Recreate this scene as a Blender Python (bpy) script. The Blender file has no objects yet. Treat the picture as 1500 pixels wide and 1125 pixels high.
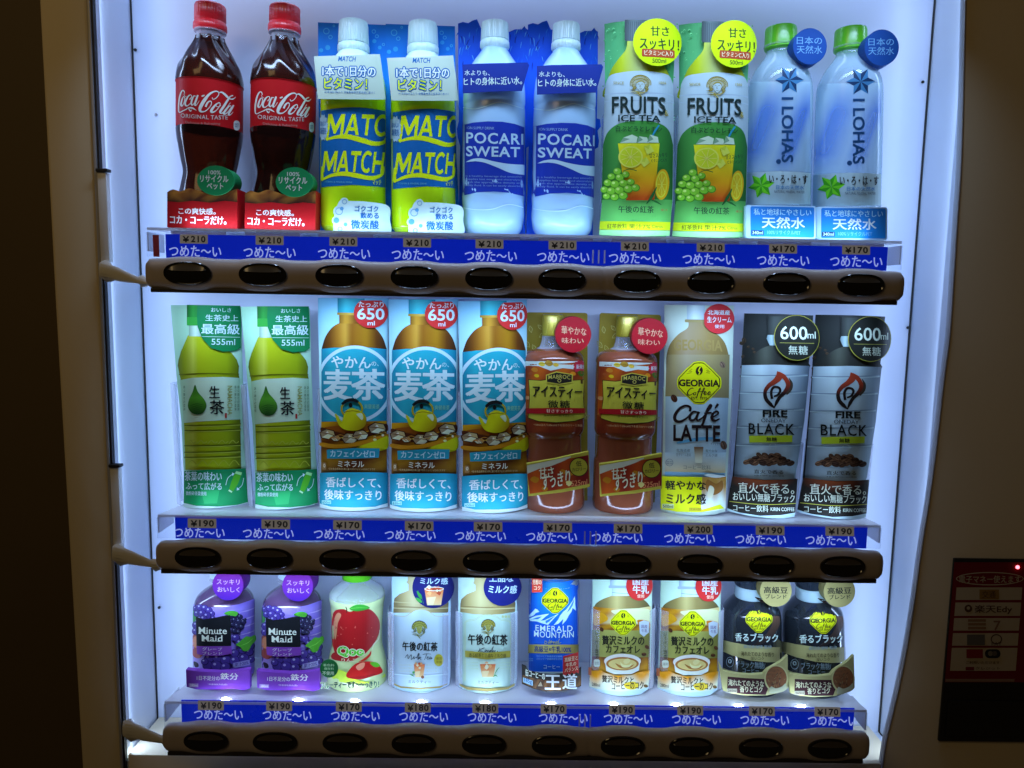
import bpy, bmesh, random
from math import *
from mathutils import Matrix, Vector
from mathutils.geometry import tessellate_polygon
random.seed(7)
SC = bpy.context.scene
COL = SC.collection
MM = 0.001

# ------------------------------------------------------------------ camera
FPX = 1127.0                     # focal length in photo pixels (1500 wide)
CAM = Vector((-7.6, -790.0, 1450.0))
ROT = Matrix.Rotation(radians(-.55), 3, 'Z') @ Matrix.Rotation(radians(90-6.6), 3, 'X') @ Matrix.Rotation(radians(1.0), 3, 'Z')
cam = bpy.data.cameras.new('camera'); camo = bpy.data.objects.new('camera', cam); COL.objects.link(camo)
cam.sensor_width = 36.0; cam.lens = FPX/1500*36.0; cam.clip_start = .01; cam.clip_end = 50
camo.matrix_world = Matrix.Translation(CAM*MM) @ ROT.to_4x4()
SC.camera = camo
# ------------------------------------------------------------------ world: a dim warm room
wd = bpy.data.worlds.new('World'); SC.world = wd; wd.use_nodes = True
wb = wd.node_tree.nodes['Background']; wb.inputs[0].default_value = (1.0, .72, .42, 1); wb.inputs[1].default_value = .012
# ------------------------------------------------------------------ view
SC.view_settings.view_transform = 'Standard'; SC.view_settings.look = 'None'
SC.view_settings.exposure = 0.0; SC.view_settings.gamma = 1.0
SC.cycles.max_bounces = 10; SC.cycles.transparent_max_bounces = 24
SC.cycles.caustics_reflective = False; SC.cycles.caustics_refractive = False
SC.cycles.use_denoising = True
# ------------------------------------------------------------------ lamps (LED bars of the machine, one room lamp)
LED = (.46, .65, 1.0)
def lamp(name, loc, aim, sx, sy, power, color=LED, spread=180):
    l = bpy.data.lights.new(name, 'AREA'); l.shape = 'RECTANGLE'; l.size = sx*MM; l.size_y = sy*MM
    l.energy = power; l.color = color; l.spread = radians(spread)
    o = bpy.data.objects.new(name, l); COL.objects.link(o)
    z = -Vector(aim).normalized(); x = Vector((0, 0, 1)) if abs(aim[0]) > .3 and sx > 800 else Vector((1, 0, 0))
    x = (x-z*x.dot(z)).normalized(); y = z.cross(x)
    o.matrix_world = Matrix.Translation(Vector(loc)*MM) @ Matrix((x, y, z)).transposed().to_4x4()
    return o
lamp('led_lamp', (14, -84, 1742), (0, .42, -1), 680, 20, .72, spread=105)         # header lamp over the top row
lamp('led_lamp', (14, 10, 1806), (0, .35, -1), 700, 20, .32)                       # tube under the roof of the case
lamp('led_lamp', (10, -78, 1441), (0, 1, -.85), 670, 10, .35, spread=105)          # under the button bars
lamp('led_lamp', (10, -78, 1169), (0, 1, -.85), 670, 10, .40, spread=105)
lamp('led_lamp', (10, -47, 1509.2), (0, .45, 1), 650, 5, .24)                      # along the front of each tray, shining up
lamp('led_lamp', (10, -47, 1232.2), (0, .45, 1), 650, 5, .20)
lamp('led_lamp', (10, -47, 1038.8), (0, .45, 1), 650, 5, .13)
lamp('led_lamp', (-397, -22, 1375), (1, .62, 0), 850, 8, .43)                      # upright LED bars in the front corners
lamp('led_lamp', (429, -18, 1375), (-1, .62, 0), 850, 8, .41)
lamp('room_lamp', (-800, -1100, 2300), (.75, 1, -.85), 500, 500, 2.0, (1.0, .69, .30))

def U(px, py, Y):
    d = ROT @ Vector(((px-750)/FPX, -(py-562.5)/FPX, -1))
    return CAM + d*((Y-CAM.y)/d.y)

# ------------------------------------------------------------------ materials
def lin(c):
    c = c/255
    return c/12.92 if c <= .04045 else ((c+.055)/1.055)**2.4
WREF = [lin(v) for v in (176, 192, 234)]       # how white paper shows under these lamps
def P(r, g, b):                                # colour seen in the photograph -> base colour of the print
    v = [lin(c)/w*.80 for c, w in zip((r, g, b), WREF)]
    return tuple(min(.86, .006+x*k) for x, k in zip(v, (.68, .94, 1.0)))
def mat(name, base, rough=.4, metal=0, coat=0, noise=.06, scale=40, bump=0, alpha=None, spec=.5, trans=0, emis=None):
    m = bpy.data.materials.new(name); m.use_nodes = True; nt = m.node_tree; b = nt.nodes['Principled BSDF']
    N = nt.nodes.new; L = nt.links.new
    b.inputs['Roughness'].default_value = rough; b.inputs['Metallic'].default_value = metal
    b.inputs['Coat Weight'].default_value = coat; b.inputs['Coat Roughness'].default_value = .06
    b.inputs['Specular IOR Level'].default_value = spec
    b.inputs['Transmission Weight'].default_value = trans
    tc = N('ShaderNodeTexCoord'); nz = N('ShaderNodeTexNoise'); nz.inputs['Scale'].default_value = scale; nz.inputs['Detail'].default_value = 4
    L(tc.outputs['Object'], nz.inputs['Vector'])
    rp = N('ShaderNodeMapRange'); rp.inputs['To Min'].default_value = 1-noise; rp.inputs['To Max'].default_value = 1+noise
    L(nz.outputs['Fac'], rp.inputs['Value'])
    mx = N('ShaderNodeMix'); mx.data_type = 'RGBA'; mx.blend_type = 'MULTIPLY'; mx.inputs[0].default_value = 1
    if base == 'Col':
        at = N('ShaderNodeAttribute'); at.attribute_name = 'Col'; L(at.outputs['Color'], mx.inputs[6])
    else:
        mx.inputs[6].default_value = (*base, 1)
    L(rp.outputs[0], mx.inputs[7]); L(mx.outputs[2], b.inputs['Base Color'])
    rr = N('ShaderNodeMapRange'); rr.inputs['To Min'].default_value = max(.02, rough-.07); rr.inputs['To Max'].default_value = rough+.07
    L(nz.outputs['Fac'], rr.inputs['Value']); L(rr.outputs[0], b.inputs['Roughness'])
    if bump:
        bn = N('ShaderNodeBump'); bn.inputs['Strength'].default_value = bump; bn.inputs['Distance'].default_value = .0006
        L(nz.outputs['Fac'], bn.inputs['Height']); L(bn.outputs[0], b.inputs['Normal'])
    if emis:
        if base == 'Col': L(mx.outputs[2], b.inputs['Emission Color'])
        else: b.inputs['Emission Color'].default_value = (*emis[0], 1)
        b.inputs['Emission Strength'].default_value = emis[1]
    if alpha is not None:                        # clear plastic: fresnel gloss over a see-through body
        tr = N('ShaderNodeBsdfTransparent'); tr.inputs[0].default_value = (*alpha[1], 1)
        lw = N('ShaderNodeLayerWeight'); lw.inputs['Blend'].default_value = .35
        mr = N('ShaderNodeMapRange'); mr.inputs['To Min'].default_value = alpha[0]; mr.inputs['To Max'].default_value = alpha[2]
        L(lw.outputs['Facing'], mr.inputs['Value'])
        ms = N('ShaderNodeMixShader'); L(mr.outputs[0], ms.inputs[0]); L(tr.outputs[0], ms.inputs[1]); L(b.outputs[0], ms.inputs[2])
        L(ms.outputs[0], nt.nodes['Material Output'].inputs['Surface'])
    return m
M = {}
M['print'] = mat('printed_label', 'Col', .42, noise=.05, scale=60, spec=.1)
M['tint'] = mat('tinted_clear_plastic', 'Col', .2, noise=.04, alpha=(.45, (.9, .95, 1.0), .7))
M['card'] = mat('printed_card', 'Col', .5, noise=.05, scale=45, bump=.05, spec=.12)
M['strip'] = mat('backlit_strip', 'Col', .3, noise=.03, scale=30, emis=(0, .62))
M['inner'] = mat('inner_panel', (.66, .72, .88), .33, noise=.04, scale=9, bump=.03)
M['inner_side'] = mat('inner_side_panel', (.74, .80, .90), .22, noise=.05, scale=7, bump=.03)
M['paint'] = mat('cream_paint', (.80, .68, .46), .6, noise=.07, scale=5, bump=.05)
M['trim'] = mat('grey_trim', (.42, .42, .44), .35, noise=.05)
M['rubber'] = mat('black_rubber', (.012, .012, .012), .6)
M['wall'] = mat('dark_wall', (.12, .085, .04), .7, noise=.2, scale=3, bump=.1)
M['bar'] = mat('brown_plastic', (.52, .455, .43), .38, noise=.08, scale=25, bump=.05)
M['barunder'] = mat('dark_plastic', (.03, .026, .024), .5)
M['button'] = mat('smoked_button', (.010, .009, .007), .16, coat=.6, noise=.1)
M['lens'] = mat('smoked_lens', (.075, .062, .045), .22, coat=.5, noise=.1)
M['acrylic'] = mat('clear_acrylic', (.86, .88, .95), .16, noise=.03, alpha=(.62, (.97, .98, 1.0), .85))
M['clearfront'] = mat('clear_tray_front', (.02, .02, .03), .08, noise=.03, alpha=(.012, (.97, .98, 1.0), .22))
M['sleeve'] = mat('clear_sleeve', (.82, .86, .95), .1, noise=.03, alpha=(.10, (.96, .97, 1.0), .6))
M['pet'] = mat('clear_bottle_plastic', (.75, .80, .92), .08, noise=.03, alpha=(.16, (.93, .95, 1.0), .75))
M['bracket'] = mat('milky_plastic', (.86, .85, .80), .32, noise=.08, scale=30, bump=.1)
M['led'] = mat('led_lens', (.9, .95, 1), .3, emis=((.74, .86, 1.0), 45.0))
M['redled'] = mat('red_indicator', (.9, .1, .1), .3, emis=((1.0, .12, .16), 6.0))
M['reader'] = mat('smoked_reader_plastic', (.012, .011, .009), .3, coat=.2)
M['silver'] = mat('brushed_metal', (.6, .62, .66), .3, metal=.9, scale=80)
def plastic(name, rgb, rough=.3, coat=.3, **k): return mat(name, rgb, rough, coat=coat, **k)

# ------------------------------------------------------------------ mesh helpers
def link(name, me, parent=None, loc=None, label=None):
    o = bpy.data.objects.new(name, me); COL.objects.link(o)
    if parent: o.parent = parent
    if loc: o.location = Vector(loc)*MM
    if label: o['label'] = label
    return o
def bm_obj(name, bm, m, parent=None, smooth=True, loc=None, label=None):
    bmesh.ops.scale(bm, vec=(MM, MM, MM), verts=bm.verts)
    me = bpy.data.meshes.new(name); bm.to_mesh(me); bm.free()
    for x in (m if isinstance(m, (list, tuple)) else [m]): me.materials.append(x)
    if smooth:
        me.polygons.foreach_set('use_smooth', [True]*len(me.polygons))
        try: me.set_sharp_from_angle(angle=radians(38))
        except Exception: pass
    return link(name, me, parent, loc, label)
def add_box(bm, x0, x1, y0, y1, z0, z1, bev=0, seg=2, mi=0):
    v = [bm.verts.new((x, y, z)) for z in (z0, z1) for y in (y0, y1) for x in (x0, x1)]
    fs = [bm.faces.new([v[i] for i in q]) for q in ((0, 2, 3, 1), (4, 5, 7, 6), (0, 1, 5, 4), (2, 6, 7, 3), (0, 4, 6, 2), (1, 3, 7, 5))]
    for f in fs: f.material_index = mi
    if bev:
        es = list({e for f in fs for e in f.edges})
        bmesh.ops.bevel(bm, geom=es, offset=bev, segments=seg, affect='EDGES', profile=.6)
def add_prism(bm, pts, y0, y1):                 # pts in (x, z), extruded along Y
    a = [bm.verts.new((x, y0, z)) for x, z in pts]; b = [bm.verts.new((x, y1, z)) for x, z in pts]
    n = len(pts)
    bm.faces.new(a); bm.faces.new(b[::-1])
    for i in range(n): bm.faces.new((a[i], b[i], b[(i+1) % n], a[(i+1) % n]))
    bmesh.ops.recalc_face_normals(bm, faces=bm.faces)
def lathe(bm, prof, seg=64, wob=None, cap0=True, cap1=True, col=None, layer=None):
    rings = []
    for r, z in prof:
        ring = []
        for k in range(seg):
            p = 2*pi*k/seg; rr = r + (wob(p, z, r) if wob else 0)
            ring.append(bm.verts.new((rr*cos(p), rr*sin(p), z)))
        rings.append(ring)
    for a, b in zip(rings, rings[1:]):
        for k in range(seg):
            bm.faces.new((a[k], a[(k+1) % seg], b[(k+1) % seg], b[k]))
    if cap0: bm.faces.new(rings[0])
    if cap1: bm.faces.new(rings[-1][::-1])
    bmesh.ops.recalc_face_normals(bm, faces=bm.faces)
def smoothprof(prof, n=4):
    out = []
    for i in range(len(prof)-1):
        p0 = prof[max(i-1, 0)]; p1 = prof[i]; p2 = prof[i+1]; p3 = prof[min(i+2, len(prof)-1)]
        for k in range(n):
            t = k/n
            r, z = [.5*(2*p1[j]+(p2[j]-p0[j])*t+(2*p0[j]-5*p1[j]+4*p2[j]-p3[j])*t*t+(3*p1[j]-p0[j]-3*p2[j]+p3[j])*t**3) for j in (0, 1)]
            out.append((max(r, .5), z))
    out.append(prof[-1])
    return out
def interp(prof, z):
    if z >= prof[0][1]: return prof[0][0]
    for (r0, z0), (r1, z1) in zip(prof, prof[1:]):
        if z0 >= z >= z1: return r1 + (r0-r1)*((z-z1)/(z0-z1) if z0 != z1 else 0)
    return prof[-1][0]

# ------------------------------------------------------------------ lettering: text outlines as 2D triangles in a unit box
_tc = bpy.data.curves.new('lettering', 'FONT'); _to = bpy.data.objects.new('lettering', _tc); COL.objects.link(_to)
_tc.resolution_u = 3
_cache = {}
def glyphs(s, off=0.0, shear=0.0, space=1.0):
    k = (s, off, shear, space)
    if k not in _cache:
        _tc.body = s; _tc.offset = off; _tc.shear = shear; _tc.space_character = space; _tc.size = 1; _tc.align_x = 'LEFT'
        dg = bpy.context.evaluated_depsgraph_get(); dg.update()
        ev = _to.evaluated_get(dg); me = ev.to_mesh()
        vs = [(v.co.x, v.co.y) for v in me.vertices]; fs = [tuple(p.vertices) for p in me.polygons]; ev.to_mesh_clear()
        x0 = min(v[0] for v in vs); x1 = max(v[0] for v in vs); y0 = min(v[1] for v in vs); y1 = max(v[1] for v in vs)
        _cache[k] = ([((x-x0)/max(x1-x0, 1e-6), (y-y0)/max(y1-y0, 1e-6)) for x, y in vs], fs, (x1-x0)/max(y1-y0, 1e-6))
    return _cache[k]

def spline(pts, n=8, closed=False, w=None):
    N = len(pts); out = []; ws = []
    rng = N if closed else N-1
    g = (lambda i: pts[i % N]) if closed else (lambda i: pts[min(max(i, 0), N-1)])
    gw = None if w is None else ((lambda i: w[i % N]) if closed else (lambda i: w[min(max(i, 0), N-1)]))
    for i in range(rng):
        p0, p1, p2, p3 = g(i-1), g(i), g(i+1), g(i+2)
        for k in range(n):
            t = k/n
            out.append(tuple(.5*(2*p1[j]+(p2[j]-p0[j])*t+(2*p0[j]-5*p1[j]+4*p2[j]-p3[j])*t*t+(3*p1[j]-p0[j]-3*p2[j]+p3[j])*t**3) for j in (0, 1)))
            if gw: ws.append(gw(i)*(1-t)+gw(i+1)*t)
    if not closed:
        out.append(tuple(pts[-1])); 
        if gw: ws.append(w[-1])
    return (out, ws) if gw else out

class Art:
    """Printing on a surface. Shapes are given in the pixels of an enlarged view of the photograph
    (frame = x0, y0, enlargement) and laid onto the real surface of the thing."""
    def __init__(s, root, frame, surf, step=14, ystep=0, clip=None):
        s.root = root; s.fr = frame; s.surf = surf; s.step = step; s.ystep = ystep; s.clip = clip
        s.shapes = []; s.ext = []; s.tilt = tan(radians(1.0))
    def at(s, cx, cy, off=0.0):
        px = s.fr[0]+cx/s.fr[2]; py = s.fr[1]+cy/s.fr[2]
        d = ROT @ Vector(((px-750)/FPX, -(py-562.5)/FPX, -1))
        inv = s.root['_inv']; o = inv @ CAM; d = (inv.to_3x3() @ d)
        kind = s.surf[0]
        if kind == 'round':
            z = 0.0; t = -o.y/d.y; z = o.z+d.z*t
            for _ in range(4):
                R = interp(s.surf[1], z)+s.surf[2]
                a = d.x*d.x+d.y*d.y; b = 2*(o.x*d.x+o.y*d.y); c = o.x*o.x+o.y*o.y-R*R
                q = b*b-4*a*c
                t = (-b-sqrt(q))/(2*a) if q > 0 else -b/(2*a)
                z = o.z+d.z*t
            x = o.x+d.x*t; y = o.y+d.y*t; h = hypot(x, y); k = (R+off)/h
            return Vector((x*k, y*k, z))
        y = s.surf[1](0)
        for _ in range(12):
            t = (y-o.y)/d.y; x = o.x+d.x*t
            y = .5*y+.5*s.surf[1](x)
        t = (y-o.y)/d.y; x = o.x+d.x*t; z = o.z+d.z*t; y = s.surf[1](x)
        e = .2; g = (s.surf[1](x+e)-s.surf[1](x-e))/(2*e); n = Vector((g, -1, 0)).normalized()
        return Vector((x, y, z))+n*off
    # --- shapes
    def tri(s, vs, fs, col, cut=True, ext=0, lift=1): s.shapes.append((vs, fs, col, cut, ext, lift))
    def poly(s, pts, col, holes=(), ext=0, lift=1):
        loops = [list(pts)]+[list(h) for h in holes]
        vs = [p for l in loops for p in l]
        fs = tessellate_polygon([[Vector((x, y, 0)) for x, y in l] for l in loops])
        s.tri(vs, [tuple(f) for f in fs], col, True, ext, lift)
    def rect(s, x0, y0, x1, y1, col, r=0, ext=0, tilt=None):
        if r:
            pts = []
            for cx, cy, a in ((x1-r, y0+r, -90), (x1-r, y1-r, 0), (x0+r, y1-r, 90), (x0+r, y0+r, 180)):
                pts += [(cx+r*cos(radians(a+k*22.5)), cy+r*sin(radians(a+k*22.5))) for k in range(5)]
        else: pts = [(x0, y0), (x1, y0), (x1, y1), (x0, y1)]
        tl = s.tilt if tilt is None else tilt; xm = (x0+x1)/2
        s.poly([(x, y+(x-xm)*tl) for x, y in pts], col, ext=ext)
    def circ(s, cx, cy, rx, col, ry=None, n=36, ext=0, rot=0):
        ry = ry or rx; c, q = cos(radians(rot)), sin(radians(rot))
        s.poly([(cx+rx*cos(2*pi*k/n)*c-ry*sin(2*pi*k/n)*q, cy+rx*cos(2*pi*k/n)*q+ry*sin(2*pi*k/n)*c) for k in range(n)], col, ext=ext)
    def ring(s, cx, cy, rx, w, col, ry=None, n=40, lim=None):
        ry = ry or rx
        o = [(cx+rx*cos(2*pi*k/n), cy+ry*sin(2*pi*k/n)) for k in range(n)]
        i = [(cx+(rx-w)*cos(2*pi*k/n), cy+(ry-w)*sin(2*pi*k/n)) for k in range(n)]
        if lim: o, i = [[(min(max(x, lim[0]), lim[1]), y) for x, y in l] for l in (o, i)]
        vs = o+i; s.tri(vs, [(k, (k+1) % n, n+(k+1) % n, n+k) for k in range(n)], col)
    def stroke(s, pts, w, col, closed=False, n=8, ends=True, lift=1):
        ws = list(w) if isinstance(w, (list, tuple)) else [w]*len(pts)
        P_, W_ = spline(pts, n, closed, ws); N = len(P_); vs = []; fs = []
        for i, (x, y) in enumerate(P_):
            a = P_[(i-1) % N] if closed or i > 0 else P_[i]; b = P_[(i+1) % N] if closed or i < N-1 else P_[i]
            dx, dy = b[0]-a[0], b[1]-a[1]; h = hypot(dx, dy) or 1; nx, ny = -dy/h*W_[i]/2, dx/h*W_[i]/2
            vs += [(x+nx, y+ny), (x-nx, y-ny)]
        for i in range(N if closed else N-1):
            j = (i+1) % N; fs.append((2*i, 2*j, 2*j+1, 2*i+1))
        s.tri(vs, fs, col, True, 0, lift)
    def blob(s, pts, col, n=6, ext=0): s.poly(spline(pts, n, True), col, ext=ext)
    def text(s, t, x0, y0, x1, y1, col, bold=0, shear=0, rot=0, outline=None, ow=0, arc=0, space=1.0, tilt=None):
        cjk = any(ord(c) > 0x2000 for c in t)
        vs, fs, _ = glyphs(t, 0 if cjk else min(bold, 4)*.0095, shear, space)
        cx, cy = (x0+x1)/2, (y0+y1)/2; w, h = x1-x0, y1-y0
        if rot in (90, -90): w, h = h, w
        c, q = cos(radians(rot)), sin(radians(rot)); tl = s.tilt if tilt is None else tilt
        def put(dx, dy):
            out = []
            for u, v in vs:
                x = (u-.5)*w+dx; y = -(v-.5)*h+dy + arc*((u-.5)*2)**2
                X, Y = x*c-y*q, x*q+y*c
                out.append((cx+X, cy+Y+X*tl))
            return out
        if outline is not None:
            for k in range(10):
                s.tri(put(ow*cos(k*.6283), ow*sin(k*.6283)), fs, outline, True, 0, .25)
            s.tri(put(0, 0), fs, outline, True, 0, .25)
        if cjk and bold:
            e = bold*min(w, h)*.0105 if len(t) > 1 else bold*h*.0125
            for dx, dy in ((-e, -e*.6), (e, -e*.6), (-e, e*.6), (e, e*.6)) if bold > 1 else ((-e, 0), (e, 0)):
                s.tri(put(dx, dy), fs, col, True, 0, .25)
            s.tri(put(0, 0), fs, col, True, 0, .5)
        else: s.tri(put(0, 0), fs, col)
    def caps(s, word, x0, y0, x1, y1, col, slant=.12, wt=.2, tilt=None, arc=0):
        W = {'M': 1.16, 'A': 1.0, 'T': .86, 'C': .92, 'H': .92}; gap = .07
        tot = sum(W[c] for c in word)+gap*(len(word)-1); X = 0; tl = s.tilt if tilt is None else tilt
        def mp(u, v):
            x = x0+(x1-x0)*(u/tot); return (x+slant*(v-.5)*(y1-y0), y1-(y1-y0)*v+(x-(x0+x1)/2)*tl+arc*((x-(x0+x1)/2)/((x1-x0)/2))**2)
        for c in word:
            w = W[c]; q = wt
            if c == 'M': ps = [[(0, 0), (0, 1), (q*1.3, 1), (w/2, .42), (w-q*1.3, 1), (w, 1), (w, 0), (w-q, 0), (w-q, .62), (w/2+.06, .06), (w/2-.06, .06), (q, .62), (q, 0)]]
            elif c == 'A': ps = [[(0, 0), (w/2-q*.6, 1), (w/2+q*.6, 1), (w, 0), (w-q*1.1, 0), (w-q*1.1-.07, .2), (q*1.1+.07, .2), (q*1.1, 0)]]
            elif c == 'T': ps = [[(0, 1), (w, 1), (w, 1-q), (w/2+q/2, 1-q), (w/2+q/2, 0), (w/2-q/2, 0), (w/2-q/2, 1-q), (0, 1-q)]]
            elif c == 'H': ps = [[(0, 0), (0, 1), (q, 1), (q, .6), (w-q, .6), (w-q, 1), (w, 1), (w, 0), (w-q, 0), (w-q, .4), (q, .4), (q, 0)]]
            else:
                o_ = [(w*.54+w*.54*cos(t), .5+.53*sin(t)) for t in [radians(48+k*264/22) for k in range(23)]]
                i_ = [(w*.54+(w*.54-q)*cos(t), .5+(.53-q*.92)*sin(t)) for t in [radians(48+k*264/22) for k in range(23)]]
                ps = [o_+i_[::-1]]
            hole = [[(w/2, .74), (w/2+.12, .37), (w/2-.12, .37)]] if c == 'A' else []
            for p_ in ps: s.poly([mp(X+u, v) for u, v in p_], col, [[mp(X+u, v) for u, v in h] for h in hole], lift=.3)
            X += w+gap
    def fine(s, x0, y0, x1, y1, col, n=1, t='原材料名は容器側面に記載'):
        h = (y1-y0)/n
        for i in range(n): s.text(t, x0, y0+i*h, x1, y0+(i+.72)*h, col)
    # --- build
    def build(s, name, m, parent=None, extra=None, label=None, clampz=True, base=.15, inc=.03):
        out = bmesh.new(); cl = out.verts.layers.float_color.new('Col')
        lv = base
        for vs, fs, col, cut, ext, lift in s.shapes:
            b = bmesh.new()
            V = [b.verts.new((x, y, 0)) for x, y in vs]
            for f in fs:
                if len(set(f)) < 3: continue
                try: b.faces.new([V[i] for i in f])
                except ValueError: pass
            if cut:
                xs = [v[0] for v in vs]; ys = [v[1] for v in vs]
                if s.clip:
                    for c, nx in ((s.clip[0], -1), (s.clip[1], 1)):
                        if (nx < 0 and min(xs) < c) or (nx > 0 and max(xs) > c):
                            bmesh.ops.bisect_plane(b, geom=b.verts[:]+b.edges[:]+b.faces[:], plane_co=(c, 0, 0), plane_no=(nx, 0, 0), clear_outer=True)
                if s.step:
                    k = floor(min(xs)/s.step)+1
                    while k*s.step < max(xs):
                        bmesh.ops.bisect_plane(b, geom=b.verts[:]+b.edges[:]+b.faces[:], plane_co=(k*s.step, 0, 0), plane_no=(1, 0, 0)); k += 1
                ysn = s.ystep or (s.step*1.2 if callable(col) else 0)
                if ysn:
                    k = floor(min(ys)/ysn)+1
                    while k*ysn < max(ys):
                        bmesh.ops.bisect_plane(b, geom=b.verts[:]+b.edges[:]+b.faces[:], plane_co=(0, k*ysn, 0), plane_no=(0, 1, 0)); k += 1
            mp = {}
            for v in b.verts:
                p = s.at(v.co.x, v.co.y, lv)
                if clampz and p.z < .3: p.z = .3
                n = out.verts.new(p); c = col(v.co.x, v.co.y) if callable(col) else col
                n[cl] = (*c, 1); mp[v] = n
            nf = []
            for f in b.faces:
                try: q = out.faces.new([mp[v] for v in f.verts]); nf.append(q)
                except ValueError: pass
            for q in nf:
                q.normal_update()
                if q.normal.y > 0: q.normal_flip()
            if ext:
                bd = [e for e in {e for f in nf for e in f.edges} if len(e.link_faces) == 1]
                r = bmesh.ops.extrude_edge_only(out, edges=bd)
                for v in [g for g in r['geom'] if isinstance(g, bmesh.types.BMVert)]: v.co.y += ext
                back = {}
                if ext < 3:
                    for f in nf:
                        for v in f.verts:
                            if v not in back:
                                w = out.verts.new(v.co+Vector((0, ext, 0))); w[cl] = v[cl]; back[v] = w
                    for f in nf: out.faces.new([back[v] for v in f.verts][::-1])
            b.free(); lv += inc*lift
        if extra: extra(out, cl)
        return bm_obj(name, out, m, parent, smooth=False, label=label)

def mix(a, b, t): t = min(1, max(0, t)); return tuple(x+(y-x)*t for x, y in zip(a, b))
def vgrad(y0, c0, y1, c1): return lambda x, y: mix(c0, c1, (y-y0)/(y1-y0))
def hgrad(stops): # [(x, col)...]
    def f(x, y):
        if x <= stops[0][0]: return stops[0][1]
        for (a, c), (b, d) in zip(stops, stops[1:]):
            if x <= b: return mix(c, d, (x-a)/(b-a))
        return stops[-1][1]
    return f

def cameo(a, cx, cy, s, GD_, DK_, FC):                     # small engraved portrait: brimmed hat, curls, face, shawl
    X = lambda pts: [(cx+s*x, cy+s*y) for x, y in pts]
    S = lambda pts, w, c=None: a.stroke(X(pts), [s*q for q in w] if isinstance(w, list) else s*w, c or DK_, n=5, lift=.3)
    a.blob(X([(-66, 10), (-66, -22), (-44, -56), (0, -70), (44, -56), (70, -24), (74, 6), (44, -6), (20, -24), (-10, -24), (-40, 0)]), mix(GD_, FC, .45))
    S([(-70, 14), (-68, -22), (-44, -58), (0, -72), (46, -58), (72, -26), (76, 6)], [2, 5, 6, 7, 6, 5, 2]); S([(-54, 6), (-44, -26), (-14, -44), (16, -44), (44, -26), (58, -2)], [2, 4, 5, 5, 4, 2])
    for k in range(15):
        t = -2.95+k*.2; x, y = 60*cos(t), -2+62*sin(t); S([(x-5, y+4), (x, y-5), (x+5, y+2)], 3.4, GD_ if k % 2 else DK_)
    for k in range(7): S([(-42+k*13, -30-8*sin(k*.52)), (-38+k*13, -40-8*sin(k*.52)), (-32+k*13, -34-8*sin(k*.52))], 3, GD_)
    a.blob(X([(-24, -12), (2, -24), (26, -12), (25, 30), (3, 54), (-18, 32)]), FC)
    S([(-28, -8), (-8, -24), (14, -26), (32, -8)], [6, 9, 9, 6], GD_); S([(-28, -8), (-8, -20), (14, -22), (32, -8)], 2.4)
    for d in (0, 9, 18): S([(-28-d, -2), (-36-d, 14), (-28-d, 26), (-40-d, 38), (-62-d*.8, 36)], [4, 6, 6, 5, 1], GD_ if d == 9 else DK_)
    for d in (0, 10, 20): S([(30+d, -4), (38+d, 10), (30+d, 24), (40+d*.8, 38), (32+d*.4, 52)], [4, 6, 6, 6, 2], GD_ if d == 10 else DK_)
    for q in ([(-17, 0), (-11, -3), (-5, 0)], [(8, 0), (14, -3), (20, 0)], [(-6, 33), (2, 37), (10, 33)], [(1, 4), (-3, 19), (4, 20)]): S(q, 3)
    S([(-18, 36), (3, 56), (25, 32)], 2.6); S([(-70, 58), (-30, 54), (0, 68), (30, 60), (52, 50)], [2, 7, 9, 7, 2], GD_); S([(-48, 70), (-14, 74), (6, 96), (14, 108)], [2, 7, 8, 2], GD_); S([(-64, 64), (-22, 64), (6, 84), (30, 66)], 3)
# ------------------------------------------------------------------ things standing on the trays
SHELF = [1507.6, 1230.6, 1037.2]
def axis(top, bot, row):
    a = U(*top, 0); b = U(*bot, 0); lean = atan2(a.x-b.x, a.z-b.z)
    X = b.x + (SHELF[row]-b.z)*tan(lean)
    return X, lean
def thing(name, top, bot, row, label, cat, group=None):
    X, lean = axis(top, bot, row)
    o = bpy.data.objects.new(name, None); COL.objects.link(o); o.empty_display_size = .02
    o.location = (X*MM, 0, SHELF[row]*MM); o.rotation_euler = (0, lean, 0)
    o['label'] = label; o['category'] = cat
    if group: o['group'] = group
    o2 = {'X': X, 'lean': lean}
    INV[o.name] = (Matrix.Translation((X, 0, SHELF[row])) @ Matrix.Rotation(lean, 4, 'Y')).inverted()
    return o
INV = {}
class Root:                                      # a thing with its inverse placement, for the printing
    def __init__(s, o): s.o = o
    def __getitem__(s, k): return INV[s.o.name]
def twin(o, top, bot, row, label):
    turn = radians(random.choice((-1, 1))*random.uniform(.8, 2.6))
    def cp(q, par):
        c = q.copy(); COL.objects.link(c); c.parent = par
        for ch in list(q.children): cp(ch, c)
        return c
    r = cp(o, None); X, lean = axis(top, bot, row)
    r.location = (X*MM, 0, SHELF[row]*MM); r.rotation_euler = (0, lean, turn); r['label'] = label
    return r
def prof(o, frame, cx, rows):
    """outline rows (y, half width) in enlarged photo pixels -> [(radius, height)] in mm"""
    inv = INV[o.name]; out = []
    X0 = o.location.x/MM; k = cos(atan2(abs(X0-CAM.x), 790))
    for cy, hw in rows:
        py = frame[1]+cy/frame[2]; px = frame[0]+cx/frame[2]
        a = U(px-hw/frame[2], py, 0); b = U(px+hw/frame[2], py, 0)
        z = (inv @ ((a+b)/2)).z
        out.append(((b-a).length/2*k, max(z, 0.0)))
    out[-1] = (out[-1][0], 0.0)
    return out
def cutprof(pf, z0, z1):                         # piece of a profile between two heights (z0 > z1)
    return [(interp(pf, z0), z0)]+[(r, z) for r, z in pf if z1 < z < z0]+[(interp(pf, z1), z1)]
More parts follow.
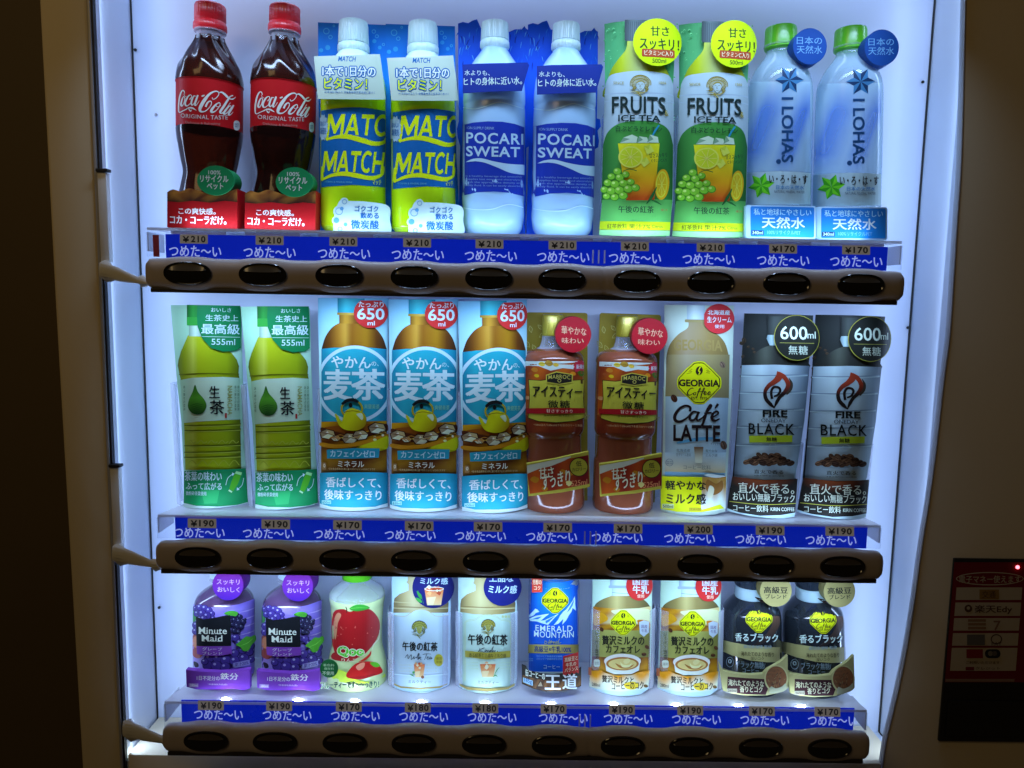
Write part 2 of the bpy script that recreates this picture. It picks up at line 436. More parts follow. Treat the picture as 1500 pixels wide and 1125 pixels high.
def add_lathe_part(name, pf, m, parent, wob=None, seg=64, caps=(True, True), label=None):
    bm = bmesh.new(); lathe(bm, pf, seg, wob, *caps); return bm_obj(name, bm, m, parent, label=label)
def cap_part(parent, pf, m, ribs=40, name='cap', depth=.35):
    return add_lathe_part(name, pf, m, parent, wob=(lambda p, z, r: depth*(.5+.5*cos(ribs*p)) if r > 4 else 0), seg=160)
def ringlabel(pf, col, off=.12, seg=72):         # the full printed sleeve round a bottle
    def f(bm, cl):
        rings = []
        for r, z in pf:
            rings.append([bm.verts.new(((r+off)*cos(2*pi*k/seg), (r+off)*sin(2*pi*k/seg), z)) for k in range(seg)])
        for a in rings:
            for v in a: v[cl] = (*(col(v.co.x, v.co.z) if callable(col) else col), 1)
        for a, b in zip(rings, rings[1:]):
            for k in range(seg): bm.faces.new((a[k], b[k], b[(k+1) % seg], a[(k+1) % seg]))
    return f
def flat(y): return ('flat', lambda x: y)
def bowed(R, yf): return ('flat', lambda x: yf+R-sqrt(max(R*R-min(abs(x), R*.97)**2, 0)))
def zat(o, frame, cx, cy, Y=0):
    return (INV[o.name] @ U(frame[0]+cx/frame[2], frame[1]+cy/frame[2], Y)).z
def sleeve(parent, w, h0, h1, R=40, yf=-31):     # clear holder the printed bottle sits in
    f = bowed(R, yf)[1]
    for sgn in (-1, 1):
        bm = bmesh.new()
        xs = [w*.80, w*.90, w*1.0, w*1.03]
        pts = [(sgn*x, f(x)) for x in xs]+[(sgn*w*1.03, f(w*1.03)+14)]
        pts += [(sgn*w*1.045, f(w*1.03)+14), (sgn*w*1.045, f(w*1.03)-1)]+[(sgn*x, f(x)-1) for x in xs[::-1][1:]]
        a = [bm.verts.new((x, y, h0)) for x, y in pts]; b = [bm.verts.new((x, y, h1)) for x, y in pts]
        for k in range(len(pts)): bm.faces.new((a[k], a[(k+1) % len(pts)], b[(k+1) % len(pts)], b[k]))
        bm.faces.new(a); bm.faces.new(b[::-1]); bmesh.ops.recalc_face_normals(bm, faces=bm.faces)
        bm_obj('clear_sleeve', bm, M['sleeve'], parent, smooth=False)

WHITE = P(178, 193, 232); INK = P(18, 22, 26)
GOLD = P(150, 130, 45)
M['redcard'] = mat('red_insert_card', (.5, .05, .06), .5)
# ------------------------------------------------------------------ the machine
VM = bpy.data.objects.new('vending_machine', None); COL.objects.link(VM); VM.empty_display_size = .05
VM['label'] = 'cream drink vending machine with a lit white display case'; VM['category'] = 'vending machine'
INV['vending_machine'] = Matrix.Identity(4)
VR = Root(VM)
XL, XR = -399.0, 432.0
def boxpart(name, dims, m, parent=VM, bev=0, label=None):
    bm = bmesh.new(); add_box(bm, *dims, bev=bev); return bm_obj(name, bm, m, parent, label=label)
boxpart('back_panel', (XL, XR, 45, 58, 700, 1812), M['inner'], label='white lit back panel of the display case')
boxpart('side_panel', (XL-12, XL-.3, -25, 58, 940, 1812), M['inner_side'], label='white lit side wall at the left')
boxpart('side_panel', (XR+.3, XR+12, -25, 58, 940, 1812), M['inner_side'], label='white lit side wall at the right')
boxpart('floor_panel', (XL-.2, XR+.2, -27, 44.7, 943, 955), M['inner_side'])
boxpart('top_panel', (XL-12, XR+12, -40, 58, 1812.3, 1824), M['inner'])
# thin dark joints at the back corners, a few screws
boxpart('panel_joint', (XL, XL+1.1, 43.2, 44.8, 956, 1812), M['rubber'])
boxpart('panel_joint', (XR-1.3, XR, 43.2, 44.8, 956, 1812), M['rubber'])
boxpart('panel_joint', (XL-.1, XL+.9, -24, 44, 955.2, 956.2), M['rubber'])
boxpart('panel_joint', (XR-.9, XR+.1, -24, 44, 955.2, 956.2), M['rubber'])
for sx, sy, sY in ((198, 73, 43), (228, 168, 44), (233, 890, 43), (1352, 120, 43), (1330, 480, 43)):
    bm = bmesh.new(); c_ = U(sx, sy, sY); bmesh.ops.create_uvsphere(bm, u_segments=14, v_segments=8, radius=1.6, matrix=Matrix.Translation((max(XL+1.5, min(XR-1.5, c_.x)), sY, c_.z)))
    bm_obj('screw', bm, M['rubber'] if sy != 168 else M['trim'], VM)

def slab(name, pts, y0, y1, m, bev=0, label=None, parent=VM):
    bm = bmesh.new(); add_prism(bm, pts, y0, y1)
    if bev: bmesh.ops.bevel(bm, geom=bm.edges[:], offset=bev, segments=3, affect='EDGES', profile=.5)
    return bm_obj(name, bm, m, parent, label=label)
def line(pxs, Y): return [(U(x, y, Y).x, U(x, y, Y).z) for x, y in pxs]
zt, zb = 1900.0, 720.0
def ext(l, top=True): # extend an edge line to the top and the bottom
    a, b = l[0], l[-1]
    return [(a[0], zt)]+l[1:-1]+[(b[0], zb)]
Lo = ext(line([(56, 0), (80, 450), (122, 1125)], -30)); Li = ext(line([(127, 0), (146, 400), (185, 1110)], -30))
slab('front_frame', Lo+Li[::-1], -30, 58, M['paint'], 3.5, 'cream painted front pillar at the left')
a = Li[0][0]; 
boxpart('trim_strip', (Li[0][0]+.4, Li[0][0]+3.4, -31.5, -25.2, zb, zt), M['trim'], bev=.8)
boxpart('door_gasket', (Li[0][0]+3.6, Li[0][0]+5.6, -30.5, -25.2, zb, zt), M['rubber'])
for (xa, ya, yb, w) in ((150, 253, 384, 8.5), (172, 684, 800, 8.5)):
    z1 = U(xa, ya, -30).z; z0 = U(xa, yb, -30).z; x0 = Li[0][0]+4.0
    o = boxpart('hinge_cover', (x0, x0+w, -33, -25.6, z0, z1), M['bracket'], bev=.8)
    o2 = boxpart('hinge_pin', (x0-.5, x0+w+2.5, -35, -27, z1+.2, z1+3.4), M['rubber'], parent=o, bev=.9)
Rpx = [(1416, 0), (1410, 224), (1404, 320), (1399, 400), (1393, 489), (1384, 560), (1374, 649), (1363, 731), (1352, 800), (1338, 900), (1326, 970), (1312, 1034), (1300, 1084), (1294, 1125)]
Ri = spline(line(Rpx, -30), 4)
Ri = [(Ri[0][0]+3, zt)]+Ri+[(Ri[-1][0]-3, zb)]
slab('front_frame', Ri+[(640, zb), (640, zt)], -30, -22, M['paint'], 0, 'cream painted front panel at the right with a curved inner edge')
bm = bmesh.new()                                 # pale rolled edge along the curved panel
pts = [(x-1.4, z) for x, z in Ri]
for i, (x, z) in enumerate(pts):
    pass
ringsv = [[bm.verts.new((x+1.7*cos(t), -27+4.2*sin(t), z)) for t in [k*pi/5 for k in range(10)]] for x, z in pts]
for r0, r1 in zip(ringsv, ringsv[1:]):
    for k in range(10): bm.faces.new((r0[k], r0[(k+1) % 10], r1[(k+1) % 10], r1[k]))
bmesh.ops.recalc_face_normals(bm, faces=bm.faces)
bm_obj('trim_strip', bm, M['trim'], VM)
boxpart('front_frame', (Li[-1][0]+1, Ri[-3][0]+18, -29, 44, 720, U(750, 1112, -29).z), M['paint'], bev=1.5, label='cream painted sill under the display case')

# ---- trays, price strips and tags
ROWS = [
 dict(z=SHELF[0], top=1501.3, bot=1479, txt=[286, 395, 504, 612, 719, 825, 930, 1038, 1147, 1254], tag=[284, 395, 503, 611, 717, 824, 930, 1041, 1147, 1254],
      ty=(286, 368.0, .0155), gy=(284, 350.2, .0165), tw=76, th=16, gw=41, gh=13.5, price=['210']*8+['170']*2,
      btn=[275, 385, 497, 607, 716, 823, 933, 1041, 1152, 1261], by=(275, 404.0, .0092)),
 dict(z=SHELF[1], top=1228.6, bot=1206, txt=[292, 393, 497, 601, 704, 808, 904, 1010, 1114, 1217], tag=[296, 404, 509, 614, 715, 817, 920, 1023, 1128, 1230],
      ty=(292, 780.0, .0119), gy=(296, 766.4, .0125), tw=74, th=15, gw=42, gh=14, price=['190', '190', '170', '170', '170', '170', '170', '200', '190', '190'],
      btn=[290, 395, 501, 606, 711, 815, 920, 1025, 1130, 1234], by=(290, 817.5, .0112)),
 dict(z=SHELF[2], top=1038.1, bot=1009, txt=[320, 420.6, 520.6, 620.6, 720.8, 825, 920, 1020, 1120, 1219], tag=[309, 409, 511, 612, 711, 811, 911, 1011, 1116, 1212],
      ty=(320, 1046.4, .0097), gy=(309, 1033.2, .0105), tw=71, th=15.5, gw=38, gh=14, price=['190', '190', '170', '180', '180', '170', '190', '190', '170', '170'],
      btn=[302, 403, 505, 606, 709, 811, 912, 1012, 1114, 1215], by=(302, 1086.0, .0102)),
]
def L_(r, g, b, k=1.0): return (lin(r)*k, lin(g)*k, lin(b)*k)
BLUE = L_(6, 34, 178); STW = L_(170, 185, 240); TAGC = L_(106, 100, 92); TAGK = L_(8, 8, 10)
rown = ['top', 'middle', 'bottom']
for ri, R in enumerate(ROWS):
    x0, x1 = -346.0, 367.0
    bm = bmesh.new()
    z = R['z']; top = min(z-3.2, R['top']+1.4)
    for xa, xb, s in ((x0, x0+1.6, 1), (x1-1.6, x1, 1)):
        add_box(bm, xa, xb, -53.2, -20, R['bot']+6, top)
    # tray floor, narrower at the back
    f = [(x0+.4, -53.2), (x1-.4, -53.2), (x1-16, 42), (x0+22, 42)]
    a = [bm.verts.new((x, y, z-3)) for x, y in f]; b = [bm.verts.new((x, y, z-.4)) for x, y in f]
    bm.faces.new(a[::-1]); bm.faces.new(b)
    for i in range(4): bm.faces.new((a[i], a[(i+1) % 4], b[(i+1) % 4], b[i]))
    # little ribs under every place and the joint between the two halves
    for k in range(10):
        xc = -298+69.2*k
        for dx in (-24, 24): add_box(bm, xc+dx-.7, xc+dx+.7, -50, 38, z-6.5, z-3.1)
        add_box(bm, xc-26, xc+26, -51.5, -50.0, z-6.8, z-3.1)
    for dx in (-5.5, 0, 5.5): add_box(bm, 79+dx-.6, 79+dx+.6, -58.5, -55.4, R['bot']+2, R['top']-8)
    tray = bm_obj('shelf_tray', bm, M['acrylic'], VM, smooth=False, label='clear plastic tray of the %s row' % rown[ri])
    boxpart('tray_front', (x0, x1, -55.2, -53.4, R['bot']+1, top), M['clearfront'], parent=tray)
    # blue backlit strip with the lettering
    art = Art(VR, (0, 0, 1), flat(-52.6), step=0)
    ex0 = U(R['txt'][0]-44, 600, -52.6).x
    P4 = [(-329, R['top']), (354, R['top']), (354, R['bot']), (-329, R['bot'])]
    def addstrip(bm, cl, P4=P4):
        vs = [bm.verts.new((x, -52.6, zz)) for x, zz in P4]+[bm.verts.new((x, -51.6, zz)) for x, zz in P4]
        for v in vs: v[cl] = (*BLUE, 1)
        bm.faces.new(vs[:4]); bm.faces.new(vs[4:][::-1])
        for i in range(4): bm.faces.new((vs[i], vs[4+i], vs[4+(i+1) % 4], vs[(i+1) % 4]))
    for k, tx in enumerate(R['txt']):
        ty = R['ty'][1]+(tx-R['ty'][0])*R['ty'][2]
        art.text('つめた〜い', tx-R['tw']/2, ty-R['th']/2, tx+R['tw']/2, ty+R['th']/2, STW, bold=1.3)
    art.build('price_strip', M['strip'], tray, extra=addstrip, clampz=False)
    for k, tx in enumerate(R['tag']):
        ty = R['gy'][1]+(tx-R['gy'][0])*R['gy'][2]; w, h = R['gw'], R['gh']
        g = Art(VR, (0, 0, 1), flat(-55.5), step=0)
        g.rect(tx-w/2, ty-h/2, tx+w/2, ty+h/2, TAGC, r=1.2, ext=.2)
        g.text('¥', tx-w*.40, ty-h*.32, tx-w*.16, ty+h*.36, TAGK, bold=3)
        g.text(R['price'][k], tx-w*.10, ty-h*.34, tx+w*.42, ty+h*.36, TAGK, bold=3.2, space=1.12)
        g.build('price_tag', M['strip'], tray, clampz=False, base=.25)
    if ri == 2:
        for k, px in enumerate((331, 437, 520, 617, 711, 807, 899, 991, 1082, 1174)):
            c = U(px, 1018+(px-331)*.0095, -49)
            bm = bmesh.new(); bmesh.ops.create_uvsphere(bm, u_segments=18, v_segments=10, radius=1, matrix=Matrix.Translation((c.x, -50.0, z+.9)) @ Matrix.Diagonal((4.2, 1.8, 1.5, 1)))
            bm_obj('led', bm, M['led'], tray)
    if ri != 1:                                  # red insert at the left end of the strip
        xr = U((233, 0, 262)[ri], 600, -52).x; boxpart('insert_card', (xr, xr+5.5, -52.4, -51.6, R['bot']+1, R['top']-1), M['redcard'], parent=tray)
    # ---- button bar
    Yb = -79.0; mid = [U(px, R['by'][1]+(px-R['by'][0])*R['by'][2], Yb-8) for px in R['btn']]
    zc = sum(p.z for p in mid)/10-.6; xs = [p.x for p in mid]
    xa, xb = -334.5, 356.0; n = 236; bm = bmesh.new(); rings = []
    half = U(878, 600, -80).x
    for i in range(n+1):
        x = xa+(xb-xa)*i/n; e = min(x-xa, xb-x)
        k = 1.0 if e > 9 else max(.04, sqrt(max(0, 1-((9-e)/9)**2)))*.22+.78 if e > .01 else .70
        w = max(exp(-((x-q)/19)**4) for q in xs)
        hz = (13.6+1.9*w)*(k if e < 9 else 1); hy = (7.2+1.6*w)*k
        if abs(x-half) < 1.6: hz -= .7; hy -= .7
        ring = []
        for j in range(36):
            t = 2*pi*j/36; c, s_ = cos(t), sin(t)
            ring.append(bm.verts.new((x, Yb+hy*copysign(abs(c)**.72, c), zc+hz*copysign(abs(s_)**.72, s_)-(.6 if s_ < 0 else 0))))
        rings.append(ring)
    for r0, r1 in zip(rings, rings[1:]):
        for j in range(36): bm.faces.new((r0[j], r0[(j+1) % 36], r1[(j+1) % 36], r1[j]))
    bm.faces.new(rings[0]); bm.faces.new(rings[-1][::-1]); bmesh.ops.recalc_face_normals(bm, faces=bm.faces)
    bar = bm_obj('button_bar', bm, M['bar'], VM, label='brown button bar under the %s row' % rown[ri])
    boxpart('under_rail', (xa+4, xb-5, Yb-5, Yb+14, zc-17.2, zc-13.2), M['barunder'], parent=bar, bev=.8)
    for k, p in enumerate(mid):
        bm = bmesh.new(); A, B, D = 21.4, 10.2, 2.6; yc = Yb-8.8; prev = None; rl = []
        # dished oval window: rim, slope inwards, flat smoked lens leaning back at the top
        for f, dy in ((1.0, .9), (1.0, -.3), (.965, -.75), (.93, -.3), (.90, .25), (.60, -.35), (.3, -.7), (.06, -.8)):
            rl.append([bm.verts.new((p.x+A*f*copysign(abs(cos(t))**.85, cos(t)), yc+dy+(1.6 if (sin(t) > .25 and f < .5) else 0)*0, zc+.4+B*f*copysign(abs(sin(t))**.9, sin(t)))) for t in [2*pi*j/56 for j in range(56)]])
        for r0, r1 in zip(rl, rl[1:]):
            for j in range(56): bm.faces.new((r0[j], r0[(j+1) % 56], r1[(j+1) % 56], r1[j]))
        bm.faces.new(rl[-1]); bmesh.ops.recalc_face_normals(bm, faces=bm.faces)
        for f_ in bm.faces: f_.material_index = 0
        top_, bot_ = [], []                      # lighter leaning lens in the upper part
        for q in range(29):
            t = pi*q/28; cx_ = A*.83*cos(t)
            zt_ = zc+.4+B*.80*sin(t)**.75; zl_ = zc+.4+B*(.30-.12*sin(t))
            top_.append(bm.verts.new((p.x+cx_, yc-.55, max(zt_, zl_+.02)))); bot_.append(bm.verts.new((p.x+cx_*.97, yc-1.5, zl_)))
        for q in range(28):
            f_ = bm.faces.new((top_[q], bot_[q], bot_[q+1], top_[q+1])); f_.material_index = 1; f_.normal_update()
            if f_.normal.y > 0: f_.normal_flip()
        bm_obj('button', bm, [M['button'], M['lens']], bar)
    # ---- milky bracket holding the left end
    bp = [((147, 384), (147, 406)), ((163, 388), (169, 411)), ((181, 396), (188, 414)), ((200, 405), (205, 416)), ((220, 411), (220, 418))]
    off = [(0, 0), (19, 415), (34, 672)][ri]; bm = bmesh.new(); rr = []
    for i, (ta, tb) in enumerate(bp):
        Y = -32-i*9.5
        A_, B_ = U(ta[0]+off[0], ta[1]+off[1], Y), U(tb[0]+off[0], tb[1]+off[1], Y); c = (A_+B_)/2; h = (A_-B_)/2
        dd = 2.6-.3*i
        rr.append([bm.verts.new(c+h*cos(t)+Vector((0, dd*sin(t+i*.25), 0))) for t in [2*pi*j/14 for j in range(14)]])
    for r0, r1 in zip(rr, rr[1:]):
        for j in range(14): bm.faces.new((r0[j], r0[(j+1) % 14], r1[(j+1) % 14], r1[j]))
    bm.faces.new(rr[0]); bm.faces.new(rr[-1]); bmesh.ops.recalc_face_normals(bm, faces=bm.faces)
    bmesh.ops.subdivide_edges(bm, edges=bm.edges[:], cuts=1, smooth=1.0)
    bm_obj('bar_bracket', bm, M['bracket'], VM)

# ---- payment reader on the right-hand panel
rf = (1350, 780, 3.26)
def rp(x, y, Y): p = U(rf[0]+x/rf[2], rf[1]+y/rf[2], Y); return (p.x, p.z)
x0 = rp(150, 120, -31)[0]; x1 = x0+106
zt_, zb_ = rp(150, 120, -31)[1], rp(80, 992, -31)[1]
bm = bmesh.new(); add_box(bm, x0, x1, -33, -30.2, zb_, zt_, bev=1.2)
reader = bm_obj('card_reader', bm, M['reader'], VM, label='black payment reader with a red sign')
g = Art(VR, rf, flat(-33.2), step=0); g.tilt = 0
RED = (.19, .013, .018); CRM = (.5, .42, .29); BRN = (.10, .05, .025)
def quad(x0, y0, x1, y1, c):                     # rows lean with the panel
    s = lambda y: -(y-120)*.0805
    g.poly([(x0+s(y0), y0), (x1+s(y0), y0), (x1+s(y1), y1), (x0+s(y1), y1)], c)
quad(158, 142, 600, 715, RED)
for ya, yb in ((262, 322), (334, 398), (408, 468), (480, 540), (550, 660)): quad(178, ya, 492, yb, CRM)
quad(160, 698, 490, 712, (.30, .18, .13))
g.ring(325, 220, 162, 5, CRM, ry=32)
g.text('電子マネー使えます', 178, 205, 472, 240, CRM, bold=1.5)
g.rect(275, 272, 368, 318, (.30, .17, .04)); g.text('交通', 288, 278, 352, 312, BRN, bold=1)
g.circ(222, 362, 18, BRN); g.circ(222, 360, 8, CRM); g.text('楽天Edy', 252, 346, 430, 388, BRN, bold=1.5)
for yy in (418, 436, 454): g.rect(220, yy-5, 305, yy+7, (.28, .16, .08))
g.text('7', 342, 420, 376, 466, (.26, .14, .08), bold=1.5)
g.rect(215, 486, 300, 536, (.13, .12, .11)); g.ring(355, 508, 27, 5, BRN, ry=24); g.text('PAY', 332, 522, 380, 538, BRN)
g.rect(212, 556, 290, 598, (.25, .02, .02)); g.rect(300, 556, 374, 598, (.02, .02, .02), r=20); g.circ(326, 576, 12, (.2, .17, .12)); g.circ(346, 576, 12, (.12, .1, .08))
g.fine(210, 612, 370, 632, BRN, 1, 'ご利用いただけます'); g.rect(208, 640, 248, 656, (.2, .02, .02)); g.fine(255, 640, 372, 658, BRN, 1, 'クレジット')
g.build('sign_panel', M['card'], reader, clampz=False)
bm = bmesh.new()
a, b = rp(118, 800, -33), rp(470, 975, -33)
add_box(bm, rp(96, 975, -33)[0]+3, x1-4, -34.2, -33.05, b[1], a[1], bev=1)
pad = bm_obj('touch_pad', bm, M['reader'], reader)
g = Art(VR, rf, flat(-34.3), step=0); g.tilt = 0
g.text('カ', 255, 885, 305, 925, (.03, .028, .024)); g.stroke([(245, 905), (250, 925), (265, 935)], 3, (.03, .028, .024))
g.build('pad_mark', M['card'], pad, clampz=False)
bm = bmesh.new(); c = U(1491, 831, -34); bmesh.ops.create_uvsphere(bm, u_segments=16, v_segments=10, radius=1.9, matrix=Matrix.Translation((c.x, -33.4, c.z)))
bm_obj('indicator_light', bm, M['redled'], reader)
# ---- dark wall the machine stands against
bm = bmesh.new(); add_box(bm, -2500, 2500, 70, 90, 0, 2600)
w = bm_obj('wall', bm, M['wall']); w['kind'] = 'structure'
# =================================================================== TOP ROW
# ---------------- cola
F = (230, 0, 3.216)
o = thing('cola_bottle', (308, 15), (307, 280), 0, 'cola bottle with a red label at the far left of the top row', 'bottle', 'cola bottles')
rt = Root(o)
pf = smoothprof(prof(o, F, 251, [(178, 66), (190, 68), (225, 87), (272, 118), (322, 146), (370, 160), (402, 162), (412, 159), (515, 159), (612, 158), (622, 160), (660, 156), (705, 149), (765, 138), (820, 127), (880, 137), (940, 148), (1000, 152), (1060, 146), (1082, 120)]), 4)
M['cola'] = plastic('cola_in_clear_plastic', (.016, .005, .004), .16, .45, bump=.12, scale=60, alpha=(.60, (.62, .20, .10), 1.0))
fl = lambda p, z, r: (1.0*cos(9*p+z*.16)*min(1, (z-150)/10, (206-z)/10) if 150 < z < 206 else (-.45*abs(cos(8*p)) if 40 < z < 84 else 0))
add_lathe_part('body', pf, M['cola'], o, wob=fl, seg=96)
M['foam'] = plastic('cola_foam', (.16, .11, .05), .25, .5)
nk = prof(o, F, 252, [(140, 72), (150, 78), (156, 78), (160, 66), (178, 66), (192, 70)]); nk[-1] = (nk[-1][0], nk[-2][1]-4)
add_lathe_part('neck', nk, M['pet'], o)
add_lathe_part('froth', [(nk[-2][0]-1.2, nk[-2][1]-1), (nk[-2][0]-.9, nk[-2][1]-3), (nk[-2][0]-.6, nk[-2][1]-7)], M['foam'], o)
M['redcap'] = plastic('red_cap', P(216, 24, 44), .3, .4)
cp = prof(o, F, 252, [(22, 62), (26, 70), (34, 74), (100, 75), (104, 72), (110, 74), (118, 79), (142, 80), (150, 74)]); cp[-1] = (cp[-1][0], cp[-2][1]-2)
cap_part(o, cp, M['redcap'], 60)
RED_ = P(158, 8, 18); RED2 = P(140, 6, 14)
zl0, zl1 = zat(o, F, 251, 402, 0), zat(o, F, 251, 616, 0)
L = (250, 120, 12.5)
a = Art(rt, L, ('round', pf, .12), step=45, ystep=60)
W = P(190, 180, 200)
for pts, w in (
 ([(258, 215), (250, 175), (225, 155), (195, 190), (168, 270), (152, 370), (146, 480), (152, 545), (178, 556), (230, 528), (295, 498)], [10, 16, 18, 22, 26, 26, 22, 18, 16, 15, 16]),
 ([(285, 500), (330, 478), (365, 474), (410, 485), (475, 525)], [14, 22, 30, 30, 3]), ([(330, 490), (355, 525), (372, 535), (385, 505)], [10, 26, 16, 8]),
 ([(243, 270), (262, 290), (255, 350), (232, 415), (205, 440), (192, 415), (205, 345), (228, 285), (246, 262)], [10, 12, 12, 14, 26, 30, 26, 18, 10]),
 ([(243, 215), (262, 262), (290, 265)], [8, 9, 7]),
 ([(350, 325), (385, 275), (372, 240), (330, 258), (290, 320), (268, 385), (278, 430), (310, 438), (360, 395), (392, 350)], [18, 14, 10, 22, 32, 34, 30, 16, 10, 8]),
 ([(462, 262), (425, 262), (392, 330), (380, 395), (396, 425), (432, 390), (470, 290)], [10, 22, 32, 32, 22, 12, 10]), ([(500, 240), (470, 330), (448, 400), (452, 432), (480, 415), (528, 345)], [30, 34, 32, 22, 11, 8]),
 ([(568, 266), (620, 246)], [26, 22]),
 ([(760, 285), (775, 318), (825, 300), (872, 245), (878, 195), (835, 172), (765, 190), (690, 245), (610, 350), (552, 450), (535, 510), (560, 545), (625, 540), (690, 490), (738, 425), (745, 370), (715, 352), (672, 390), (640, 455)], [14, 14, 13, 14, 16, 22, 30, 44, 62, 62, 50, 34, 18, 13, 13, 15, 20, 32, 36]),
 ([(880, 385), (830, 412), (765, 490), (742, 540), (770, 556), (825, 530), (880, 465), (905, 410), (885, 380), (845, 400), (835, 445), (880, 455), (920, 430)], [14, 26, 44, 44, 30, 16, 13, 14, 14, 10, 9, 9, 8]),
 ([(875, 200), (930, 190), (985, 225), (1035, 275), (1085, 312), (1140, 312), (1185, 275)], [12, 26, 38, 36, 22, 20, 8]),
 ([(1140, 250), (1085, 270), (1040, 335), (975, 440), (915, 530), (905, 562), (940, 572), (1000, 510), (1090, 380)], [16, 22, 36, 42, 42, 32, 16, 11, 9]),
 ([(1105, 440), (1060, 450), (995, 530), (968, 575), (995, 588), (1050, 545), (1110, 455)], [12, 24, 38, 36, 22, 12, 10]), ([(1150, 425), (1100, 510), (1060, 580), (1065, 606), (1098, 596), (1140, 550)], [30, 36, 36, 26, 12, 8])):
    a.stroke(pts, w, W, n=6, lift=.4)
a.text('ORIGINAL TASTE', 188, 606, 1042, 684, P(175, 150, 168), bold=1.2, space=1.1, tilt=.045, arc=-14)
a.text('Delicious & Refreshing', 275, 738, 905, 792, P(150, 100, 110), bold=.3, tilt=.045, arc=-10)
a.rect(1148, 705, 1258, 888, P(190, 190, 215), r=52, tilt=.06); a.text('100%', 1168, 755, 1240, 790, P(20, 50, 110), bold=1); a.text('PET', 1172, 800, 1236, 832, P(20, 50, 110), bold=1)
a.build('label', M['print'], o, extra=ringlabel(cutprof(pf, zl0, zl1), RED_, .1))
# red stand card with a green disc
a = Art(rt, F, flat(-38), step=40)
def cola_edge(x, y): return mix(mix(P(176, 110, 50), P(110, 54, 24), .5+.5*sin(x*.06+y*.11)), P(50, 18, 12), (y-898)/50+.25*sin(x*.045))
top = spline([(48, 906), (75, 892), (110, 902), (150, 888), (190, 896), (235, 910), (280, 892), (330, 902), (378, 890)], 4)
a.poly(top+[(378, 1084), (48, 1078)], RED_, ext=24)
a.poly(top+[(378, 952), (320, 946), (250, 955), (170, 946), (100, 953), (48, 948)], cola_edge)
a.text('この爽快感。', 102, 980, 276, 1010, P(235, 225, 235), bold=2)
a.text('コカ・コーラだけ。', 62, 1018, 326, 1056, P(235, 225, 235), bold=2)
a.build('stand_card', M['card'], o, label='red printed card at the foot')
a = Art(rt, F, flat(-40), step=40)
a.circ(276, 850, 87, P(12, 110, 72), ry=70, ext=22)
a.text('100%', 242, 803, 300, 822, W, bold=.8); a.text('リサイクル', 204, 826, 336, 858, W, bold=1.8); a.text('ペット', 236, 862, 312, 892, W, bold=1.8)
a.build('round_tag', M['card'], o, label='green round tag')
twin(o, (417, 30), (413.5, 280), 0, 'cola bottle with a red label, beside the lime vitamin soda')

# ---------------- vitamin soda
F = (450, 20, 3.309)
o = thing('vitamin_soda_bottle', (518, 35), (517.5, 340), 0, 'lime and blue vitamin soda bottle next to the cola', 'bottle', 'vitamin soda bottles'); rt = Root(o)
BL = P(10, 84, 168); LIME = P(176, 222, 12); YL = P(200, 208, 12)
a = Art(rt, F, flat(12), step=0)
a.poly([(52, 42), (388, 55), (392, 700), (404, 935), (398, 1066), (60, 1066)], P(8, 108, 232), ext=1)
for x, y, r in ((93, 85, 15), (113, 114, 10), (323, 87, 10), (338, 110, 9), (370, 150, 7), (130, 60, 6)): a.ring(x, y, r, 3, P(70, 160, 245))
for x, y, r in ((100, 165, 12), (326, 134, 10), (68, 178, 10), (352, 165, 9)): a.circ(x, y, r, P(45, 145, 240))
a.build('backing_card', M['card'], o, label='blue backing card')
pf = smoothprof(prof(o, F, 219, [(178, 66), (192, 72), (232, 100), (300, 146), (360, 157), (415, 159), (700, 159), (1000, 158), (1045, 150), (1068, 120)]), 4)
M['lime'] = plastic('lime_soda', LIME, .15, .6)
add_lathe_part('body', pf, M['lime'], o, wob=lambda p, z, r: .35*cos(5*p) if z < 40 else 0)
M['whitecap'] = plastic('white_cap', P(186, 200, 236), .35, .2)
cp = prof(o, F, 222, [(38, 58), (42, 66), (60, 70), (148, 74), (152, 71), (158, 76), (186, 77), (192, 66)]); cp[-1] = (cp[-1][0], cp[-2][1]-3)
cap_part(o, cp, M['whitecap'], 60)
add_lathe_part('neck', [(r+.15, z) for r, z in pf if z > zat(o, F, 219, 300, 0)], M['whitecap'], o, caps=(True, False))
a = Art(rt, F, ('round', pf, .1), step=14, clip=(60, 378))
hat = [(40, 486)]+[(60+32*k, 472-18*sin(pi*k/10)) for k in range(11)]+[(400, 486)]
a.poly(hat+[(400, 846), (340, 838), (220, 830), (100, 838), (40, 846)], BL)
a.caps('MATCH', 97, 488, 462, 590, YL, tilt=.03, arc=4)
a.stroke([(98, 560), (97, 606), (100, 612)], [12, 14, 6], YL)
a.stroke([(94, 612), (140, 598), (200, 597), (265, 614), (325, 630), (372, 622), (385, 590)], [8, 16, 24, 25, 22, 16, 8], YL)
a.caps('MATCH', 78, 666, 370, 768, YL, tilt=.02, arc=4)
a.stroke([(76, 740), (74, 800), (78, 808)], [10, 13, 6], YL)
a.stroke([(74, 806), (120, 784), (180, 776), (245, 786), (310, 797), (360, 780), (369, 740)], [8, 16, 22, 23, 20, 14, 8], YL)
b_ = [(79+(24 if k % 2 else 20)*cos(k*pi/12), 552+(66 if k % 2 else 56)*sin(k*pi/12)) for k in range(24)]
a.poly(b_, P(150, 170, 215)); a.text('おいしい', 66, 520, 92, 545, BL, bold=1); a.text('新発売', 66, 552, 92, 585, BL, bold=1)
a.fine(85, 812, 220, 824, P(90, 150, 190), 1, 'VITAMIN & MINERAL DRINK'); a.text('マッチ', 315, 806, 357, 830, YL, bold=1)
a.text('ゴ', 0, 0, 1, 1, BL)
a.shapes.pop()
a.build('label', M['print'], o)
GY = P(172, 178, 190)
a = Art(rt, F, bowed(60, -37), step=12)
